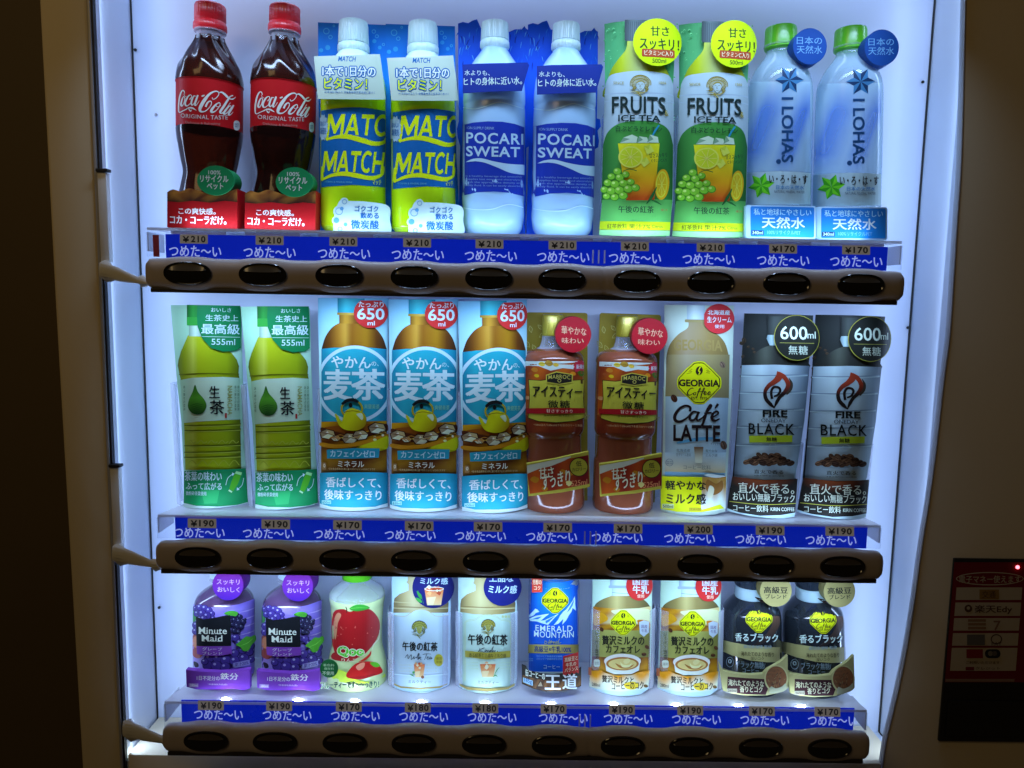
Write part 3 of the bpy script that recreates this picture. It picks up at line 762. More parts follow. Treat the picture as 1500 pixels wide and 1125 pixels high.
a.poly([(33, 207), (352, 196), (366, 300), (380, 416), (52, 413)], GY, ext=.8)
a.text('MATCH', 150, 207, 237, 232, BL, bold=2.2, shear=.2)
a.text('1本で1日分の', 75, 254, 330, 305, P(205, 212, 228), bold=2, outline=BL, ow=6)
a.text('ビタミン！', 84, 312, 290, 366, YL, bold=2, outline=BL, ow=6)
a.fine(85, 376, 328, 392, BL, 1, '※1本500ml当たり 栄養素等表示基準値に基づく')
a.build('neck_card', M['card'], o, label='grey printed card at the neck')
a = Art(rt, F, bowed(70, -37.5), step=12)
a.blob([(200, 908), (290, 912), (392, 932), (400, 1000), (396, 1066), (250, 1070), (140, 1068), (128, 1010), (140, 950), (160, 905)], P(176, 188, 214), ext=.8)
for x, y, r in ((180, 912, 20), (157, 960, 30), (140, 1003, 20), (165, 1045, 18)): a.circ(x, y, r, P(176, 188, 214))
for x, y, r, c in ((181, 912, 12, 0), (155, 958, 18, 0), (168, 945, 9, 1), (142, 1002, 14, 1), (186, 1022, 9, 1), (160, 1044, 11, 0)):
    (a.ring(x, y, r, 3, P(95, 135, 190)) if c == 0 else a.circ(x, y, r, P(80, 130, 195)))
a.text('ゴクゴク', 231, 932, 344, 960, BL, bold=2); a.text('飲める', 258, 964, 346, 994, BL, bold=2); a.text('微炭酸', 213, 1002, 346, 1044, BL, bold=2)
a.build('foot_card', M['card'], o, label='white bubble-shaped card at the foot')
twin(o, (619.5, 38), (620.5, 342), 0, 'lime and blue vitamin soda bottle beside the blue and white sports drink')

# ---------------- sports drink
F = (660, 20, 3.309)
o = thing('sports_drink_bottle', (725, 40), (722, 345), 0, 'white sports drink bottle with a blue label, next to the lime soda', 'bottle', 'sports drink bottles'); rt = Root(o)
DB = P(22, 44, 165); SW = P(165, 182, 228)
a = Art(rt, F, flat(14), step=0)
a.poly([(36, 48), (60, 40), (85, 46), (105, 34), (128, 27), (136, 44), (146, 70), (215, 78), (285, 88), (312, 76), (345, 76), (358, 60), (366, 72), (377, 80), (378, 300), (376, 500), (392, 505), (396, 540), (380, 560), (388, 610), (384, 640), (368, 650), (362, 1088), (38, 1084), (46, 640), (34, 600), (30, 560), (40, 520)], P(14, 78, 232), ext=1.2)
for k in range(42):
    sd = random.choice((0, 1)); x = random.uniform(40, 145) if sd == 0 else random.uniform(285, 372); y = random.uniform(60, 240)
    dx = random.uniform(-14, 14)
    a.stroke([(x, y), (x+dx*.5, y+random.uniform(8, 16)), (x+dx, y+random.uniform(20, 44))], [1, random.uniform(2, 6), 1], random.choice((P(40, 120, 245), P(90, 160, 250), P(2, 40, 170), P(20, 95, 235))))
a.build('backing_card', M['card'], o, label='blue splash-shaped backing card')
M['milky'] = plastic('milky_drink', P(148, 174, 236), .24, .25)
pf = smoothprof(prof(o, F, 207, [(160, 62), (172, 62), (186, 68), (240, 104), (300, 138), (360, 148), (430, 151), (452, 148), (470, 150), (520, 151), (700, 151), (870, 150), (940, 150), (1000, 148), (1045, 140), (1084, 108)]), 4)
add_lathe_part('body', pf, M['milky'], o, wob=lambda p, z, r: (.3*cos(6*p+.3*z) if z < 55 else (.3*sin(3*p+z*.25) if 170 < z < 205 else 0)))
cp = prof(o, F, 216, [(44, 54), (48, 62), (64, 64), (130, 67), (134, 64), (140, 69), (164, 70), (168, 60)]); cp[-1] = (cp[-1][0], cp[-2][1]-3)
cap_part(o, cp, M['whitecap'], 60)
a = Art(rt, F, ('round', pf, .1), step=14, clip=(57, 357))
up = [(40, 552), (60, 540), (110, 528), (180, 522), (250, 524), (310, 534), (360, 552), (380, 560)]
a.poly(up+[(380, 890), (350, 884), (280, 868), (207, 862), (130, 866), (70, 880), (40, 890)], DB)
a.fine(80, 548, 212, 566, P(130, 150, 205), 1, 'ION SUPPLY DRINK')
a.text('POCARI', 76, 578, 352, 632, SW, bold=2.2, tilt=.03, space=1.12); a.text('SWEAT', 76, 644, 336, 694, SW, bold=2.4, tilt=.02, space=1.1)
a.poly(spline([(74, 720), (105, 705), (150, 701), (210, 716), (280, 728), (360, 733)], 6)+spline([(360, 782), (290, 772), (225, 745), (165, 722), (120, 715)], 6), SW)
for i in range(4): a.fine(74, 784+i*15, 346, 800+i*15, P(110, 130, 200), 1, ('is a healthy beverage that smoothly', 'supplies lost water and electrolytes', 'with the appropriate density and', 'body fluid. It can be easily absorbed')[i])
for pts in ([(60, 455), (120, 462), (170, 450), (230, 430), (270, 436), (350, 460)], [(60, 940), (120, 950), (200, 948), (280, 925), (352, 940)]): a.stroke(pts, [1, 3, 4, 4, 3, 1], P(188, 204, 240))
a.build('label', M['print'], o)
a = Art(rt, F, bowed(70, -37), step=14)
a.poly([(58, 248), (130, 242), (372, 237), (381, 250), (346, 374), (200, 378), (60, 386)], P(20, 40, 140), ext=1)
a.text('水よりも、', 68, 274, 190, 300, P(185, 195, 215), bold=1); a.text('ヒトの身体に近い水。', 65, 308, 346, 346, P(185, 195, 215), bold=1.2, tilt=-.02)
a.build('neck_card', M['card'], o, label='dark blue printed card at the neck')
twin(o, (829.5, 40), (823, 347), 0, 'white sports drink bottle with a blue label, beside the green fruit tea')

# ---------------- fruit ice tea (printed front in a clear sleeve)
F = (870, 20, 3.309)
o = thing('fruit_tea_bottle', (937.4, 32), (928.5, 350), 0, 'green fruit tea display bottle beside the blue sports drink', 'bottle', 'fruit tea bottles'); rt = Root(o)
a = Art(rt, F, bowed(44, -31), step=12)
GR = P(70, 146, 104); LAV = P(164, 176, 214); DG = P(24, 40, 46)
a.poly([(52, 50), (95, 42), (145, 37), (222, 33), (310, 40), (397, 58), (386, 300), (372, 500), (360, 800), (349, 1092), (280, 1096), (190, 1097), (110, 1094), (34, 1086), (44, 800), (56, 480)], vgrad(40, P(78, 150, 112), 1090, P(58, 136, 92)), ext=1)
for k in range(70):
    x = random.choice((random.uniform(58, 140), random.uniform(345, 388))); y = random.uniform(55, 520); r = random.uniform(2, 6)
    if 345 < x and y > 300: x -= 8
    a.circ(x, y, r, P(120, 192, 150), n=10); a.circ(x+r*.2, y+r*.4, r*.6, P(52, 128, 96), n=8)
a.poly(spline([(166, 140), (160, 180), (128, 225), (96, 275), (80, 330), (74, 420), (340, 420), (362, 420), (356, 330), (336, 275), (300, 220), (284, 170), (278, 140)], 4), hgrad([(80, P(120, 130, 20)), (140, P(170, 175, 26)), (210, P(165, 170, 120)), (235, P(170, 180, 130)), (260, P(176, 180, 30)), (350, P(130, 135, 18))]))
a.rect(155, 38, 285, 140, hgrad([(155, P(52, 60, 74)), (190, P(92, 102, 124)), (230, P(72, 82, 100)), (285, P(46, 54, 68))]), r=6)
for x in range(162, 284, 9): a.stroke([(x, 46), (x-1, 134)], 2.2, P(58, 66, 82), n=2)
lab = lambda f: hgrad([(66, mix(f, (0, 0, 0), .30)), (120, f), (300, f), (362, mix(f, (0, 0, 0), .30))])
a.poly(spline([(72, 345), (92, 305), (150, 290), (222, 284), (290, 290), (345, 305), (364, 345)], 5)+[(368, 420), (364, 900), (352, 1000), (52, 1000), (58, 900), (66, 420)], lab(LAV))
a.stroke([(66, 398), (130, 392), (300, 392), (366, 402)], 5, P(146, 158, 200)); a.stroke([(64, 432), (130, 428), (300, 428), (366, 436)], 4, P(150, 162, 202))
a.poly(spline([(60, 640), (80, 580), (130, 538), (215, 524), (300, 536), (345, 570), (364, 640)], 6)+[(360, 920), (52, 920)], hgrad([(60, P(36, 92, 44)), (130, P(66, 138, 70)), (290, P(60, 130, 62)), (362, P(30, 84, 40))]))
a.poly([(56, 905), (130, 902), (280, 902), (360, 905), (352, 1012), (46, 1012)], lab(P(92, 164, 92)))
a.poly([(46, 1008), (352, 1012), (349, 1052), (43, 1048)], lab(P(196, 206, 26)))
a.poly([(43, 1050), (349, 1054), (346, 1078), (200, 1082), (42, 1074)], P(140, 190, 150))
# gold cameo: hat, curls and face
GD = P(150, 128, 48)
cameo(a, 222, 350, .62, GD, P(126, 106, 40), P(166, 178, 212))
a.fine(107, 336, 152, 354, GD, 1, 'SINCE'); a.fine(302, 336, 333, 354, GD, 1, '1986')
a.text('FRUITS', 100, 407, 331, 490, DG, bold=1.6, arc=3); a.text('&', 326, 474, 343, 502, GD, bold=1); a.text('ICE TEA', 127, 498, 308, 530, DG, bold=1.8)
a.text('白ぶどうとレモン', 117, 550, 314, 578, DG, bold=1)
# glass of lemon tea, ice and straw
a.poly([(126, 634), (304, 634), (280, 908), (160, 908)], lambda x, y: mix(P(214, 214, 34), P(226, 150, 20), (y-660)/150) if y < 810 else mix(P(226, 150, 20), P(196, 70, 24), (y-810)/90))
a.stroke([(268, 610), (284, 575), (302, 546)], [8, 8, 7], P(40, 130, 185))
for q in ([(134, 632), (150, 606), (186, 592), (210, 604), (205, 632)], [(206, 632), (216, 600), (250, 606), (258, 632)], [(250, 630), (262, 592), (296, 604), (300, 632)], [(218, 720), (246, 700), (262, 726), (236, 750)], [(236, 650), (262, 640), (280, 672), (250, 690)]):
    a.poly(q, P(190, 205, 205) if q[0][1] < 640 else P(205, 206, 90)); c = (sum(p[0] for p in q)/len(q), sum(p[1] for p in q)/len(q)); a.poly([q[0], q[1], c], P(120, 150, 140) if q[0][1] < 640 else P(190, 190, 60))
a.circ(180, 700, 52, P(206, 206, 92)); a.circ(180, 700, 45, P(192, 194, 40))
for k in range(9): a.stroke([(180, 700), (180+42*cos(k*.698), 700+42*sin(k*.698))], 2.2, P(214, 214, 120), n=2)
a.circ(312, 832, 30, P(206, 150, 20), ry=74, rot=4); a.circ(310, 832, 24, P(200, 190, 60), ry=64, rot=4); a.circ(310, 832, 20, P(200, 160, 22), ry=56, rot=4)
for k in range(8): a.stroke([(310, 832), (310+18*cos(k*.785), 832+52*sin(k*.785))], 2, P(212, 200, 90), n=2)
a.stroke([(246, 925), (268, 890), (288, 845)], [3, 14, 3], P(26, 84, 44)); a.stroke([(262, 905), (285, 915), (308, 930)], [3, 10, 2], P(34, 96, 50))
for x, y, r in ((125, 770, 18), (100, 795, 17), (135, 800, 19), (160, 785, 16), (85, 825, 18), (115, 832, 20), (150, 828, 19), (180, 822, 17), (72, 858, 17), (100, 865, 20), (134, 862, 21), (170, 855, 20), (200, 850, 18), (82, 890, 16), (115, 895, 18), (150, 888, 19)):
    a.circ(x, y, r, P(66, 128, 36), n=18); a.circ(x-1, y-1.5, r*.86, P(116, 176, 52), n=16); a.circ(x-r*.3, y-r*.35, r*.33, P(178, 214, 120), n=10)
a.stroke([(150, 770), (176, 760), (205, 768)], 4, P(60, 100, 40)); a.text('甘さスッキリ', 256, 682, 328, 704, DG, bold=.8, rot=-6); a.text('ビタミンC入り', 264, 710, 326, 726, DG, bold=.5, rot=-4)
a.text('午後の紅茶', 130, 936, 273, 970, DG, bold=1); a.fine(300, 950, 330, 966, P(160, 80, 60), 1, '果汁')
a.text('紅茶飲料', 84, 1022, 164, 1046, P(54, 64, 30), bold=1); a.text('果汁7%', 172, 1023, 258, 1047, P(54, 64, 30), bold=1); a.fine(265, 1028, 308, 1048, P(54, 64, 30), 1, 'Citrus')
# tag
a.circ(291, 152, 98, P(186, 210, 8), ry=114)
a.text('甘さ', 264, 76, 338, 122, P(44, 62, 32), bold=2); a.text('スッキリ！', 220, 134, 378, 188, P(44, 62, 32), bold=2, tilt=.06)
a.rect(228, 186, 360, 224, P(160, 66, 40), r=6, tilt=.05); a.text('ビタミンC入り', 238, 192, 352, 217, P(226, 200, 190), bold=1, tilt=.05); a.text('500ml', 270, 231, 325, 251, P(60, 80, 40), bold=.6)
a.build('printed_front', M['print'], o)
w_ = (U(960, 260, -20)-U(882, 260, -20)).length/2
sleeve(o, 33.5, .5, zat(o, F, 60, 478, -20))
twin(o, (1044, 32), (1031.7, 352), 0, 'green fruit tea display bottle beside the clear water')

# ---------------- spring water
F = (1080, 20, 3.308)
o = thing('water_bottle', (1144, 45), (1138, 350), 0, 'clear water bottle with a green cap, next to the green fruit tea', 'bottle', 'water bottles'); rt = Root(o)
M['water'] = plastic('water_in_clear_plastic', P(170, 190, 238), .1, .7, alpha=(.24, (.93, .97, 1.0), .8))
pf = smoothprof(prof(o, F, 192, [(176, 70), (190, 70), (206, 76), (235, 98), (275, 128), (325, 150), (385, 159), (500, 161), (760, 161), (920, 160), (1040, 157), (1088, 140)]), 4)
add_lathe_part('body', pf, M['water'], o)
add_lathe_part('neck', [(pf[0][0], pf[0][1]+5), (pf[0][0]+2.5, pf[0][1]+4), (pf[0][0]+2.5, pf[0][1]+2.5), (pf[0][0], pf[0][1]+1.5), (pf[0][0], pf[0][1]-1)], M['pet'], o)
M['greencap'] = plastic('green_cap', P(84, 170, 22), .3, .3)
cp = prof(o, F, 213, [(66, 66), (70, 74), (80, 77), (172, 80), (178, 70)]); cp[-1] = (cp[-1][0], cp[-2][1]-2)
cap_part(o, cp, M['greencap'], 90, depth=.2)
a = Art(rt, F, ('round', pf, .08), step=14, ystep=24, clip=(28, 352))
def swirl(x, y):
    s_ = x+.35*y; f = 0
    for c0, wl, wr in ((300, 46, 90), (492, 60, 34)):
        d = s_-c0; f = max(f, exp(-(d/(wl if d < 0 else wr))**2))
    return mix(P(172, 192, 240), P(24, 92, 232), f*min(1, max(0, (y-330)/140))*min(1, max(0, (790-y)/120)))
a.step = 8; a.ystep = 14
a.poly([(20, 330), (360, 330), (360, 768), (20, 768)], swirl)
a.build('tinted_swirls', M['tint'], o, base=.3)
a = Art(rt, F, ('round', pf, .2), step=14, ystep=24, clip=(28, 352))
SB = P(20, 56, 112)
def petals(cx, cy, r, c1, c2, n=6, t0=-1.05):
    for k in range(n):
        t = t0+k*2*pi/n; u = t+.52; v = t-.52
        tip = (cx+r*cos(t), cy+r*sin(t)); l = (cx+r*.56*cos(v), cy+r*.56*sin(v)); m = (cx+r*.56*cos(u), cy+r*.56*sin(u))
        a.poly([(cx, cy), l, tip], c1); a.poly([(cx, cy), tip, m], c2)
petals(252, 322, 70, P(12, 40, 86), P(50, 98, 160))
a.text('I LOHAS', 214, 405, 271, 722, SB, bold=2.6, rot=90, space=1.0, tilt=0); a.circ(200, 717, 12, SB)
GL = lambda x, y: mix(P(152, 170, 214), P(172, 186, 222), (x-30)/300)
a.poly([(20, 775), (100, 768), (200, 764), (300, 768), (360, 774), (360, 925), (20, 925)], GL)
GNs = (P(60, 150, 30), P(104, 190, 40)); petals(118, 832, 64, *GNs, t0=-1.25)
a.text('い・ろ・は・す', 156, 782, 336, 824, P(16, 20, 28), bold=1.4); a.text('日本の天然水', 188, 832, 320, 853, P(60, 120, 200), bold=1); a.fine(180, 858, 322, 876, P(70, 80, 110), 1, 'NATURAL MINERAL WATER')
a.build('label', M['print'], o)
a = Art(rt, F, flat(-30), step=30)
a.circ(352, 158, 82, P(10, 56, 142), ry=88, ext=16)
a.text('日本の', 288, 112, 410, 149, P(96, 136, 200), bold=.6); a.text('天然水', 288, 155, 411, 194, P(96, 136, 200), bold=.6)
a.build('round_tag', M['card'], o, label='blue round tag beside the neck')
a = Art(rt, F, bowed(120, -39), step=20)
a.rect(42, 930, 380, 1090, P(160, 182, 236), r=10, ext=14)
a.rect(64, 936, 372, 1082, vgrad(936, P(34, 104, 206), 1082, P(22, 118, 220)), r=8)
a.text('私と地球にやさしい', 80, 946, 358, 978, P(165, 195, 240), bold=1); a.text('天然水', 120, 986, 326, 1040, P(200, 216, 246), bold=2)
a.rect(68, 1050, 128, 1072, P(30, 50, 90)); a.text('340ml', 73, 1053, 124, 1069, P(180, 200, 240), bold=1); a.text('100%リサイクルPET', 145, 1050, 306, 1070, P(110, 165, 235), bold=.8)
a.build('foot_card', M['card'], o, label='blue printed card at the foot')
twin(o, (1246.5, 40), (1239, 352), 0, 'clear water bottle with a green cap, at the right end of the top row')
# =================================================================== MIDDLE ROW
def emblem(a, cx, cy, w, h, YL_, DK, txt=True):           # yellow diamond with a bean, rays and lettering
    def dia(k):
        q = []
        for ax, ay, bx, by in ((0, -1, 1, 0), (1, 0, 0, 1), (0, 1, -1, 0), (-1, 0, 0, -1)):
            for t in (.16, .3, .5, .7, .84):
                bul = 1+.10*sin(pi*t); q.append((cx+w*k*(ax*(1-t)+bx*t)*bul, cy+h*k*(ay*(1-t)+by*t)*bul))
        return q
    a.poly(spline(dia(1.06), 3, True), YL_); a.poly(spline(dia(1.0), 3, True), DK); a.poly(spline(dia(.955), 3, True), YL_)
    by = cy-h*.53
    for k in range(26):
        t = -pi*1.08+k*pi*1.16/25
        r0, r1 = (.30, .46) if k % 2 else (.34, .72)
        c_, s_ = cos(t), sin(t)
        r1 = min(r1, .93*(1-abs(by+s_*h*.4-cy)/h)/max(abs(c_), .3)) if abs(c_) > .2 else min(r1, .36)
        if r1 > r0: a.stroke([(cx+w*r0*c_, by+h*r0*s_), (cx+w*r1*c_, by+h*r1*s_)], max(w*.016, .9), DK, n=1, lift=.2)
    a.circ(cx, by, w*.15, DK, ry=h*.20, rot=12); a.stroke([(cx+w*.05, by-h*.17), (cx-w*.03, by), (cx+w*.03, by+h*.04), (cx-w*.02, by+h*.18)], w*.045, YL_)
    a.text('GEORGIA', cx-w*.86, cy-h*.14, cx+w*.86, cy+h*.17, DK, bold=3.6)
    # script word
    X = lambda u, v: (cx+w*u, cy+h*v)
    S = lambda pts, wd: a.stroke([X(*p) for p in pts], [w*q*.8 for q in wd], DK, n=4, lift=.3)
    S([(-.25, .27), (-.30, .23), (-.42, .30), (-.50, .44), (-.46, .54), (-.36, .53), (-.26, .46)], [.03, .04, .05, .07, .06, .04, .02])
    S([(-.20, .42), (-.25, .48), (-.22, .54), (-.15, .50), (-.15, .43), (-.20, .42), (-.12, .44)], [.03, .05, .05, .04, .03, .03, .02])
    for d in (0, .17): S([(-.10+d, .52), (0+d, .36), (.06+d, .26), (.02+d, .24), (-.04+d, .42), (-.10+d, .62), (-.12+d, .66)], [.02, .03, .03, .04, .05, .05, .03]); S([(-.10+d, .40), (.08+d, .38)], [.03, .03])
    for d in (0, .17): S([(.20+d, .48), (.30+d, .43), (.26+d, .39), (.20+d, .46), (.23+d, .53), (.34+d, .48)], [.02, .03, .04, .06, .05, .02])
    a.text('EST. 1975', cx-w*.34, cy+h*.62, cx+w*.34, cy+h*.74, DK, bold=1.2)
def bean(a, x, y, r, rot=30, c=None, seam=None):
    c = c or P(70, 36, 28); a.circ(x, y, r, c, ry=r*.72, rot=rot, n=18); a.circ(x-r*.2, y-r*.25, r*.5, tuple(v*1.7 for v in c), ry=r*.26, rot=rot, n=12)
    q, s_ = cos(radians(rot)), sin(radians(rot)); a.stroke([(x-r*.9*q, y-r*.9*s_), (x+r*.1*s_, y-r*.1*q), (x+r*.9*q, y+r*.9*s_)], r*.16, seam or P(28, 12, 10), n=4, lift=.3)

# ---------------- green tea
F = (230, 430, 3.409)
o = thing('green_tea_bottle', (300.5, 448), (315, 745), 1, 'green tea display bottle at the far left of the middle row', 'bottle', 'green tea bottles'); rt = Root(o)
a = Art(rt, F, bowed(44, -31), step=12)
MINT = P(160, 192, 198); OL = P(124, 130, 8); GN = P(12, 120, 78)
a.poly([(68, 58), (240, 57), (398, 61), (420, 70), (424, 320), (432, 600), (448, 880), (450, 1060), (400, 1076), (300, 1084), (200, 1080), (138, 1064), (134, 900), (122, 640), (100, 440), (84, 240)], hgrad([(70, P(150, 190, 188)), (440, P(168, 198, 204))]), ext=1)
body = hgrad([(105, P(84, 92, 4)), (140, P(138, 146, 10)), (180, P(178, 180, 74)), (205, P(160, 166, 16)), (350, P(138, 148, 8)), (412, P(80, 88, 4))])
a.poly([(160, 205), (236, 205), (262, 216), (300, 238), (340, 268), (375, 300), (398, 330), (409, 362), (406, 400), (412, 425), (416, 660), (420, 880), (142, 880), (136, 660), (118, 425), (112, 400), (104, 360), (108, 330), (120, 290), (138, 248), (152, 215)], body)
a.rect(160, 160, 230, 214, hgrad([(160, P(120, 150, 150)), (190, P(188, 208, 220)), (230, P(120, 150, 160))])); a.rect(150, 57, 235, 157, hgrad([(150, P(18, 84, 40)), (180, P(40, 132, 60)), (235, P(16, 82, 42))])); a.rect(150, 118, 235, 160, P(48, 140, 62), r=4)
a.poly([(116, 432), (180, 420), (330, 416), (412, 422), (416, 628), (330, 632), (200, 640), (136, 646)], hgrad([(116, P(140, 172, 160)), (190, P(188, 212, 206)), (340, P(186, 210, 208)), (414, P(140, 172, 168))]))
for y in (656, 682, 758, 790, 815): a.stroke([(138, y+2), (280, y), (418, y-6)], 5, P(84, 90, 4)); a.stroke([(138, y+8), (280, y+6), (418, y)], 3, P(164, 168, 70))
a.stroke([(112, 404), (260, 398), (408, 402)], 5, P(96, 100, 4))
for x in range(150, 410, 52): a.stroke([(x, 750), (x+18, 732), (x+34, 746), (x+48, 738)], 4, P(156, 158, 60)); a.stroke([(x, 860), (x+26, 832), (x+50, 856)], 4, P(150, 152, 50))
leaf = [(192, 455), (206, 490), (238, 530), (248, 562), (232, 594), (202, 604), (172, 592), (157, 562), (164, 525), (180, 490)]
a.blob(leaf, lambda x, y: mix(P(76, 140, 40), P(14, 52, 22), abs((y-520)/85)))
for k in range(5): a.stroke([(168+k*4, 560+k*9), (200, 550+k*10), (236-k*6, 556+k*8)], [1, 3, 1], P(22, 66, 26))
a.text('生', 262, 462, 312, 520, INK, bold=1.2); a.text('茶', 264, 533, 334, 602, INK, bold=1.2)
a.text('NAMACHA', 350, 460, 374, 606, P(140, 140, 90), rot=90, bold=.8, tilt=0); a.rect(338, 596, 348, 620, P(160, 40, 40))
for x in (136, 384, 398): a.text('香り豊かな緑茶', x, 458, x+9, 585, P(70, 96, 80), rot=90, tilt=0)
a.poly([(140, 886), (250, 878), (350, 876), (446, 872), (450, 1040), (400, 1054), (300, 1062), (200, 1058), (138, 1044)], vgrad(880, P(8, 112, 76), 1050, P(16, 132, 88)))
a.poly([(138, 1044), (200, 1058), (300, 1062), (400, 1054), (450, 1040), (450, 1060), (400, 1076), (300, 1084), (200, 1080), (138, 1064)], P(190, 204, 232))
a.poly([(222, 980), (312, 980), (300, 1046), (238, 1048)], P(40, 150, 100))
a.text('茶葉の味わい', 145, 888, 322, 934, WHITE, bold=1.4); a.text('ふって広がる', 150, 942, 322, 978, WHITE, bold=1.4); a.text('微粉砕茶葉使用', 150, 986, 248, 1006, WHITE, bold=1)
a.poly([(388, 892), (418, 900), (400, 950), (378, 985), (358, 975), (370, 935)], P(70, 150, 30)); a.poly([(392, 885), (420, 892), (416, 906), (386, 897)], P(150, 200, 160)); a.stroke([(356, 980), (372, 990)], 8, P(170, 210, 190))
a.stroke([(375, 900), (352, 920), (342, 955)], 3, WHITE); a.stroke([(428, 920), (420, 955), (400, 975)], 3, WHITE); a.poly([(372, 892), (384, 898), (374, 910)], WHITE); a.poly([(396, 966), (408, 978), (394, 982)], WHITE)
t = [(205, 57), (410, 61), (414, 150), (413, 270), (390, 284), (330, 290), (270, 272), (228, 225), (205, 165), (202, 110)]
a.poly(t, P(10, 108, 70))
a.text('おいしさ', 270, 72, 366, 92, WHITE, bold=1); a.text('生茶史上', 243, 106, 400, 138, WHITE, bold=1); a.text('最高級', 224, 152, 406, 202, WHITE, bold=1.6); a.stroke([(226, 214), (408, 218)], 2, WHITE); a.text('555ml', 272, 226, 385, 256, WHITE, bold=.6)
a.build('printed_front', M['print'], o)
sleeve(o, 31.5, .5, zat(o, F, 120, 450, -20))
twin(o, (400.5, 450), (417.5, 748), 1, 'green tea display bottle beside the blue barley tea')

# ---------------- barley tea
F = (460, 430, 3.409)
o = thing('barley_tea_bottle', (518, 437), (518.7, 748), 1, 'blue barley tea display bottle beside the green tea', 'bottle', 'barley tea bottles'); rt = Root(o)
a = Art(rt, F, bowed(44, -31), step=12)
CY = P(26, 136, 184); LAVB = P(172, 192, 238)
a.poly([(20, 22), (372, 24), (368, 400), (362, 700), (360, 1066), (330, 1080), (200, 1090), (80, 1084), (38, 1068), (36, 700), (26, 400)], vgrad(20, P(112, 166, 228), 300, P(168, 198, 238)), ext=1)
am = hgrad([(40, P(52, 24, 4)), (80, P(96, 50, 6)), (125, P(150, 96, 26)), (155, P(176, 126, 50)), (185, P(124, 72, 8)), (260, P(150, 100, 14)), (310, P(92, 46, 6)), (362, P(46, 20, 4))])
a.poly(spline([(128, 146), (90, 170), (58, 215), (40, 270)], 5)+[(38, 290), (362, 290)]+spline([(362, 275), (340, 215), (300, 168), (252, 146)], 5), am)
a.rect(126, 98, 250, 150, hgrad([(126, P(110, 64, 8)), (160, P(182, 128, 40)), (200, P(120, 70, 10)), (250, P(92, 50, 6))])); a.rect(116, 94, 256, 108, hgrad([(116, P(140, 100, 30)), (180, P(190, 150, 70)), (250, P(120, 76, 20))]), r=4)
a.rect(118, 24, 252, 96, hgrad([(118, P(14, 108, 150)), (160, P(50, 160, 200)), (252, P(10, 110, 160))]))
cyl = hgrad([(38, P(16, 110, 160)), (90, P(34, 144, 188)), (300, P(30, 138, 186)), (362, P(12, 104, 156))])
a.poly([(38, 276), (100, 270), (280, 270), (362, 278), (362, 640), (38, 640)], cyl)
A2 = a.clip; a.ring(203, 452, 193, 17, LAVB, n=72, lim=(38.5, 361.5))
a.text('やかん', 88, 314, 282, 372, P(196, 210, 240), bold=1.8); a.text('の、', 286, 340, 322, 362, P(186, 205, 238), bold=1)
a.text('麦', 54, 380, 186, 530, P(186, 200, 238), bold=2.4); a.text('茶', 190, 378, 350, 530, P(186, 200, 238), bold=2.4)
a.text('爽健美茶', 250, 552, 326, 576, P(120, 180, 180), bold=.8)
amb = P(150, 84, 8)
a.poly([(38, 640), (362, 636), (362, 896), (38, 896)], lambda x, y: mix(mix(P(104, 46, 6), P(186, 128, 8), .5+.5*sin(x*.021+y*.03)), P(66, 26, 8), (y-700)/260))
a.blob([(190, 790), (240, 750), (310, 730), (362, 715), (362, 775), (280, 790), (210, 800)], P(176, 170, 10)); a.blob([(55, 668), (130, 690), (200, 702), (280, 680), (330, 648), (200, 655)], P(134, 66, 8))
a.blob([(40, 668), (110, 690), (190, 705), (270, 690), (330, 662), (362, 650), (362, 690), (300, 705), (220, 730), (130, 735), (60, 700), (40, 694)], P(70, 26, 6))
def ice(x, y, r, t):
    q = [(x+r*1.25*cos(t+k*1.047), y+r*.8*sin(t+k*1.047)) for k in range(6)]; c = (x+r*.12, y-r*.1)
    a.poly([(x+(u-x)*1.16, y+(v-y)*1.2) for u, v in q], P(54, 22, 8))
    for k, cc in enumerate(((204, 200, 200), (140, 116, 104), (176, 150, 120))): a.poly([c, q[2*k], q[2*k+1], q[(2*k+2) % 6]], P(*cc))
    a.poly([(x-r*.3, y-r*.3), (x, y-r*.5), (x+r*.2, y-r*.2)], P(220, 222, 228)); a.stroke([q[0], c, q[3]], r*.1, P(90, 50, 24), n=2)
for x, y, r, t in ((70, 702, 30, .35), (112, 722, 18, 1.0), (180, 722, 32, .12), (232, 706, 30, -.2), (312, 672, 34, .25)): ice(x, y, r, t)
for k in range(16):
    x = random.uniform(46, 350); y = 712-(x-190)*.06+random.uniform(-14, 16); a.stroke([(x, y), (x+random.uniform(8, 22), y-random.uniform(2, 12)), (x+random.uniform(20, 40), y+random.uniform(-4, 6))], [1, random.uniform(3, 7), 1], random.choice((P(206, 196, 176), P(176, 110, 40), P(60, 24, 8), P(196, 160, 60))), lift=.3)
a.blob([(42, 742), (120, 752), (220, 738), (360, 700), (360, 720), (220, 760), (120, 772), (42, 762)], P(176, 112, 10))
a.blob([(230, 760), (300, 735), (362, 712), (362, 770), (300, 776), (236, 776)], P(186, 178, 12)); a.circ(300, 728, 9, P(206, 208, 160), ry=6); a.circ(338, 706, 6, P(214, 214, 190))
